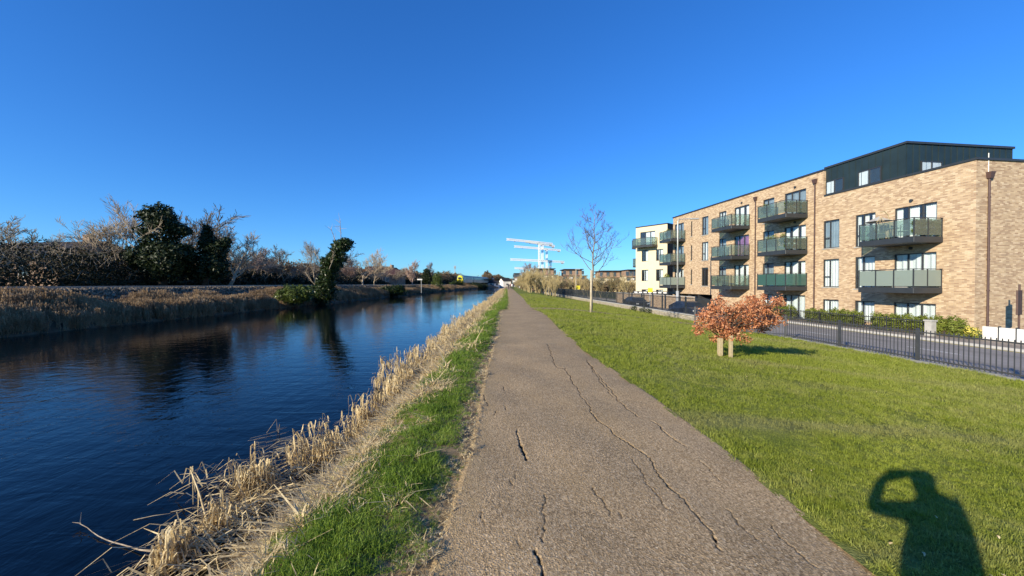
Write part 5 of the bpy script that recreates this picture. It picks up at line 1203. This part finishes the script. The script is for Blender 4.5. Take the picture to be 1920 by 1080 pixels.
o = empty('panel_wall', bf(-.9, .9, -1.33), ANG, label='low white panelled wall at the right edge beyond the corner downpipe', cat='wall')
for i in range(9):
    MB().box(-.02-i*.62-.58, -.02-i*.62, -.06, .06, 0, .72).build('panel', M['white'], o); MB().box(-.02-i*.62-.615, -.02-i*.62-.585, -.08, .08, 0, .78).build('post', M['anth'], o)
# brick boundary wall with dark piers before the undercroft
o = empty('brick_wall', bf(20, 3.2, -1.4), ANG, label='brick boundary wall with dark piers before the undercroft, behind the parked cars', cat='wall')
for i in range(7):
    x0 = i*3.1; MB().box(x0+.2, x0+2.95, -.11, .11, 0, 1.55).build('wall_panel', M['brick'], o); MB().box(x0+.2, x0+2.95, -.15, .15, 1.553, 1.62).build('coping', M['kerb'], o); MB().box(x0-.15, x0+.19, -.17, .17, 0, 1.72).build('pier', M['anth'], o)
# direction sign seen from behind at right edge
ps_ = on_z(1910, 640, -1.33); o = empty('street_sign', (ps_.x, ps_.y, -1.33), R(25), label='brown-backed upright sign board on a post at the right edge of the photo', cat='sign')
MB().tube([(0, 0, 0), (0, 0, 2.9)], .04, 8).build('post', M['signbrown'], o); bevel(MB().box(-.34, .3, -.035, .035, 1.35, 2.6).build('board', M['signbrown'], o), .01)

# ------------------------------------------------------------------ cream building beyond
cA = Vector((22.2, 54.2, 0)); cB = Vector((19.05, 58.3, 0)); ca = math.atan2(cB.y-cA.y, cB.x-cA.x)
cb_ = empty('cream_building', cA, ca, label='cream rendered four-storey apartment building beyond the brick one, with dark balconies', cat='building'); CL = (cB-cA).length; fl2 = [-1.45, 1.5, 4.45, 7.3]
W2 = []
for f in (0, 1, 2, 3):
    z = fl2[f]
    if f == 3: W2.append((1.9, 4.4, z+.1, z+2.1, 3))
    else: W2 += [(.6, 1.75, z+.5, z+2.2, 2), (3.0, 4.15, z+.5, z+2.2, 2)]
b = MB(); facade(b, 0, CL, ST, 10.15, [q[:4] for q in W2]); b.add([(CL, 0, ST), (CL, -10, ST), (CL, -10, 10.15), (CL, 0, 10.15)], [(3, 2, 1, 0)]); b.add([(0, -10, ST), (CL, -10, ST), (CL, -10, 10.15), (0, -10, 10.15)], [(0, 1, 2, 3)]); b.build('wall', M['cream'], cb_)
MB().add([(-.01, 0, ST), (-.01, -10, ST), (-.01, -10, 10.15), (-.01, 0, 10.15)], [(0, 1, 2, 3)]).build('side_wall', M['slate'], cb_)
MB().box(-.05, CL+.05, -10.05, .06, 10.15, 10.3).build('coping', M['anth'], cb_); MB().box(.2, CL-.2, -2.2, -2.1, ST, 10).build('room_partition', M['room'], cb_)
for (x0, x1, z0, z1, nl) in W2:
    f = MB(); t = .06; y0, y1 = -.13, -.05; f.box(x0, x1, y0, y1, z0, z0+t); f.box(x0, x1, y0, y1, z1-t, z1); f.box(x0, x0+t, y0, y1, z0+t, z1-t); f.box(x1-t, x1, y0, y1, z0+t, z1-t)
    for k in range(1, nl): e = x0+(x1-x0)*k/nl; f.box(e-.035, e+.035, y0, y1, z0+t, z1-t)
    fo = f.build('window', M['frame'], cb_); MB().box(x0+t, x1-t, -.1, -.085, z0+t, z1-t).build('pane', M['glass'], fo); cu = MB().box(x0+t, x0+(x1-x0)*random.uniform(.4, .9), -.26, -.25, z0+t, z1-t).build('curtain', M['curtain'], fo)
def cbal(x0, x1, y0, y1, z, side=None):
    s = MB().box(x0, x1, y0, y1, z-.3, z).build('balcony', M['anth'], cb_); g = MB(); g.box(x0+.05, x1-.05, y1-.04, y1-.02, z+.05, z+1); g.box(x0+.03, x0+.05, y0, y1-.05, z+.05, z+1); g.box(x1-.05, x1-.03, y0, y1-.05, z+.05, z+1); g.build('glass_panel', M['glassb'], s)
    h = MB(); h.box(x0, x1, y1-.06, y1, z+1.0, z+1.06); h.box(x0, x0+.06, y0, y1-.061, z+1.0, z+1.06); h.box(x1-.06, x1, y0, y1-.061, z+1.0, z+1.06)
    for x in np.linspace(x0+.03, x1-.03, 4): h.box(x-.025, x+.025, y1-.055, y1-.01, z, z+1.0)
    h.build('handrail', M['anth'], s)
cbal(1.5, 4.8, .012, 1.4, fl2[3]); cbal(CL+.01, CL+1.0, -3, -.4, fl2[3]); cbal(CL+.01, CL+.8, -3, -.4, fl2[2])
# shop-level dark canopy with pale panels
can = MB().box(-.9, CL-.4, .02, 1.3, .18, .5).build('canopy', M['anth'], cb_)
for i in range(7): MB().box(-.7+i*.78, -.7+i*.78+.5, 1.305, 1.33, .24, .42).build('pale_panel', M['white'], can)

# ------------------------------------------------------------------ street furniture, cars, walkers
lx, ly = 16.0, 36.6
o = empty('street_lamp', (lx, ly, -1.4), 0, label='tall grey street lamp with a single arm in front of the brick building', cat='street lamp')
ht = ztop(411, ly)+1.4
MB().tube([(0, 0, 0), (0, 0, 2.3)], .14, 10).build('base_sleeve', M['galv'], o, smooth=True); MB().tube([(0, 0, 2.3), (.0, 0, ht-.2), (.15, 0, ht)], [.085, .06, .05], 8).build('pole', M['galv'], o, smooth=True)
ar = MB().tube([(.1, 0, ht-.03), (1.3, 0, ht+.05)], .035, 6).build('arm', M['galv'], o); bevel(MB().box(1.2, 2.0, -.14, .14, ht-.04, ht+.08).build('lamp_head', M['galv'], ar), .04)
def pole_sign(px, d, zt, zb, lb, sw=.9, sh=.75, sz=0, name='yellow_sign'):
    o = empty(name, (at_px(px, d), d, zb), 0, label=lb, cat='sign', group='yellow signs along the street'); MB().tube([(0, 0, 0), (0, 0, sz-zb)], .05, 6).build('post', M['galv'], o); MB().box(-sw/2, sw/2, -.06, -.02, sz-zb-sh/2, sz-zb+sh/2).build('board', M['yellow'], o)
pole_sign(1083.5, 82, 0, -1.4, 'yellow notice board on a post beyond the railing near the distant blocks', .9, .8, ztop(539, 82))
pole_sign(1219, 41, 0, -1.4, 'yellow notice board on a post before the cream building', .5, .45, ztop(544, 41))
for (px, d, top, lb) in ((1029, 95, 500, 'slim tan lamp post rising from the railing below the cranes'), (1080, 84, 505, 'slim tan lamp post directly behind the farther yellow board')):
    o = empty('lamp_post', (at_px(px, d), d, -1.4), 0, label=lb, cat='lamp post'); h_ = ztop(top, d)+1.4; pm_ = MB().tube([(0, 0, 0), (0, 0, h_)], [.13, .09], 6).build('pole', M['barkw'], o); MB().box(-.2, .9, -.12, .12, h_-.02, h_+.12).build('lamp_head', M['galv'], o)
def car(x, y, z, rz, paint, lb):
    o = empty('parked_car', (x, y, z), rz, label=lb, cat='car', group='cars parked along the road')
    L, W = 4.3, .88
    prof = [(-2.15, .35), (-2.15, .75), (-2.0, .92), (-1.2, 1.0), (-.55, 1.38), (.0, 1.46), (.9, 1.42), (1.7, 1.08), (2.1, .98), (2.15, .6), (2.12, .35)]
    def side(p, s, y): return (p[0], y, p[1])
    b = MB(); n = len(prof); V = []
    for sy, ins in ((-1, 0), (1, 0)):
        for (a, c) in prof: V.append((a, sy*(W-(.22 if c > 1.1 else .03 if c > .9 else 0)), c))
    b.add(V, [tuple(range(n)), tuple(reversed(range(n, 2*n)))]+[(i+1, i, n+i, n+i+1) for i in range(n-1)]+[(0, n-1, 2*n-1, n)])
    body = bevel(b.build('body', paint, o), .05, 2)
    for s in (-1, 1): MB().add([(-1.05, s*(W-.045), 1.0), (1.55, s*(W-.045), 1.02), (.85, s*(W-.205), 1.37), (-.5, s*(W-.205), 1.34)], [(0, 1, 2, 3)]).build('side_window', M['carglass'], body)
    MB().add([(-1.17, -.72, 1.03), (-1.17, .72, 1.03), (-.6, .6, 1.365), (-.6, -.6, 1.365)], [(0, 1, 2, 3)]).build('windscreen', M['carglass'], body)
    MB().add([(1.66, -.7, 1.12), (1.66, .7, 1.12), (.98, .58, 1.41), (.98, -.58, 1.41)], [(0, 1, 2, 3)]).build('rear_window', M['carglass'], body)
    for sx in (-1.35, 1.35):
        for s in (-1, 1):
            w_ = MB().tube([(sx, s*(W-.18), .32), (sx, s*(W+.01), .32)], .32, 16).build('wheel', M['black'], o); MB().tube([(sx, s*(W+.0), .32), (sx, s*(W+.025), .32)], .2, 12).build('rim', M['galv'], w_)
    for s in (-1, 1): MB().box(-2.19, -2.12, s*.62-.15, s*.62+.15, .66, .8).build('headlight', M['lamp'], o); MB().box(2.12, 2.18, s*.66-.12, s*.66+.12, .75, .93).build('tail_light', M['red'], o)
    return o
car(15.95, 34.2, -1.42, R(93), M['carblue'], 'dark blue parked car behind the railing beside the street lamp foot')
car(14.9, 45.5, -1.42, R(93), M['carblack'], 'black parked car seen over the stone wall below the cream building')

def figure(name, J, E, rad, lb, parent_loc, colf, group=None, cat='person'):
    """J: joints, E: edges, rad: radii -> one continuous skinned body; material by region"""
    me = bpy.data.meshes.new(name); me.from_pydata([tuple(j) for j in J], E, []); o = bpy.data.objects.new('tmp', me); COL.objects.link(o)
    m = o.modifiers.new('skin', 'SKIN'); m.use_smooth_shade = True; s = o.modifiers.new('sub', 'SUBSURF'); s.levels = 1; s.render_levels = 1
    for i, r_ in enumerate(rad): me.skin_vertices[0].data[i].radius = r_ if isinstance(r_, tuple) else (r_, r_)
    me.skin_vertices[0].data[0].use_root = True
    dg = bpy.context.evaluated_depsgraph_get(); ev = o.evaluated_get(dg); nm = bpy.data.meshes.new_from_object(ev); bpy.data.objects.remove(o)
    nm.materials.clear()
    for mt in (M['jacket'], M['trouser'], M['skin'], M['hair'], M['coatw'], M['coatr'], M['black']): nm.materials.append(mt)
    for p in nm.polygons: p.material_index = colf(p.center); p.use_smooth = True
    r = link(name, nm, None, parent_loc); tag(r, lb, cat, group); return r
def walker(x, y, top, lb, h=1.7, stride=.25):
    k = h/1.7
    J = [(0,0,.92),(0,0,1.15),(0,0,1.38),(0,0,1.47),(0,.02,1.58),(0,.02,1.66), (-.1,0,.9),(-.1,stride*.6,.5),(-.1,stride,.06),(-.1,stride+.14,.03), (.1,0,.9),(.1,-stride*.3,.5),(.1,-stride,.08),(.1,-stride+.14,.03), (-.18,0,1.38),(-.24,-.06,1.12),(-.24,.06,.88),(-.24,.1,.8), (.18,0,1.38),(.24,.06,1.12),(.24,.16,.9),(.24,.2,.82)]
    J = [(a*k, b_*k, c*k) for a, b_, c in J]
    E = [(0,1),(1,2),(2,3),(3,4),(4,5),(0,6),(6,7),(7,8),(8,9),(0,10),(10,11),(11,12),(12,13),(2,14),(14,15),(15,16),(16,17),(2,18),(18,19),(19,20),(20,21)]
    rad = [(.15,.11),(.15,.11),(.17,.11),.055,(.085,.1),.07,.09,.065,.05,.04,.09,.065,.05,.04,.065,.05,.04,.035,.065,.05,.04,.035]
    cf = lambda c: (3 if c.z > 1.6*k else 2 if c.z > 1.46*k else top if c.z > .86*k and not (c.z < .84*k) else 2 if abs(c.x) > .2*k else 1 if c.z > .1*k else 6)
    return figure('person', J, E, rad, lb, (x, y, .01), cf, 'walkers far along the path')
walker(-.95, 107, 0, 'person in dark clothes walking at the left edge of the far path'); walker(.0, 105, 4, 'person in a white top walking in the middle of the far path'); walker(.42, 104, 0, 'person in a dark jacket walking at the right edge of the far path', 1.75); walker(-.5, 125, 5, 'person in a maroon coat farther off on the path', 1.65)

# the photographer: stands behind the camera, only the shadow falls in the frame
Lv = -TOSUN
def sp(px, py, y):            # a body point at depth y whose shadow falls on that pixel
    g = on_lawn(px, py); t = (g.y-y)/Lv.y; return g-Lv*t
HY = -.30
head = sp(1729, 891, HY); neck = sp(1740, 926, HY-.02); chest = sp(1751, 975, HY-.03)
shl = sp(1712, 958, HY+.05); shr = sp(1786, 946, HY-.1); elL = sp(1634, 950, -.2); wrL = sp(1655, 897, -.12); hL = sp(1708, 886, -.06)
ground_c = Vector((chest.x, chest.y, 0)); hip = Vector((chest.x+.0, chest.y, .93))
elR = sp(1775, 1010, -.12); hR = sp(1712, 893, -.07)
rt = Vector((math.cos(R(-38)), math.sin(R(-38)), 0))
J = [hip, hip.lerp(chest, .55), chest, neck, head-Vector((0, 0, .04)), head+Vector((0, 0, .05)),
     hip-rt*.1, ground_c-rt*.12+Vector((0, 0, .5)), ground_c-rt*.13+Vector((0, 0, .07)), ground_c-rt*.13+Vector((.08, .14, .04)),
     hip+rt*.1, ground_c+rt*.12+Vector((0, 0, .5)), ground_c+rt*.13+Vector((0, 0, .07)), ground_c+rt*.13+Vector((.08, .12, .04)),
     shl, elL, wrL, hL, shr, elR, hR]
E = [(0,1),(1,2),(2,3),(3,4),(4,5),(0,6),(6,7),(7,8),(8,9),(0,10),(10,11),(11,12),(12,13),(2,14),(14,15),(15,16),(16,17),(2,18),(18,19),(19,20)]
rad = [(.15,.12),(.165,.13),(.17,.12),.056,(.092,.1),(.088,.095),.1,.075,.055,.045,.1,.075,.055,.045,.07,.05,.036,.035,.085,.05,.036]
def cf(c): return 3 if c.z > head.z+.02 else 2 if c.z > neck.z and (Vector((c.x, c.y))-Vector((head.x, head.y))).length < .13 else 1 if c.z < .9 and c.z > .1 else 6 if c.z < .1 else 0
figure('person', J, E, rad, 'photographer in dark clothes holding up a phone, seen only as the shadow on the grass', (0, 0, 0), cf)
# hand and fingers round the phone
def hand(c, s, lb=None):
    pass
q = empty('phone', (-.03, -.03, 1.595), 0, label='phone held sideways by the photographer, seen only within the shadow', cat='phone')
bevel(MB().box(-.115, .045, -.008, .0, -.038, .038).build('body', M['phone'], q), .003); MB().tube([(-.09, 0, .015), (-.09, .004, .015)], .008, 10).build('lens', M['glass'], q)
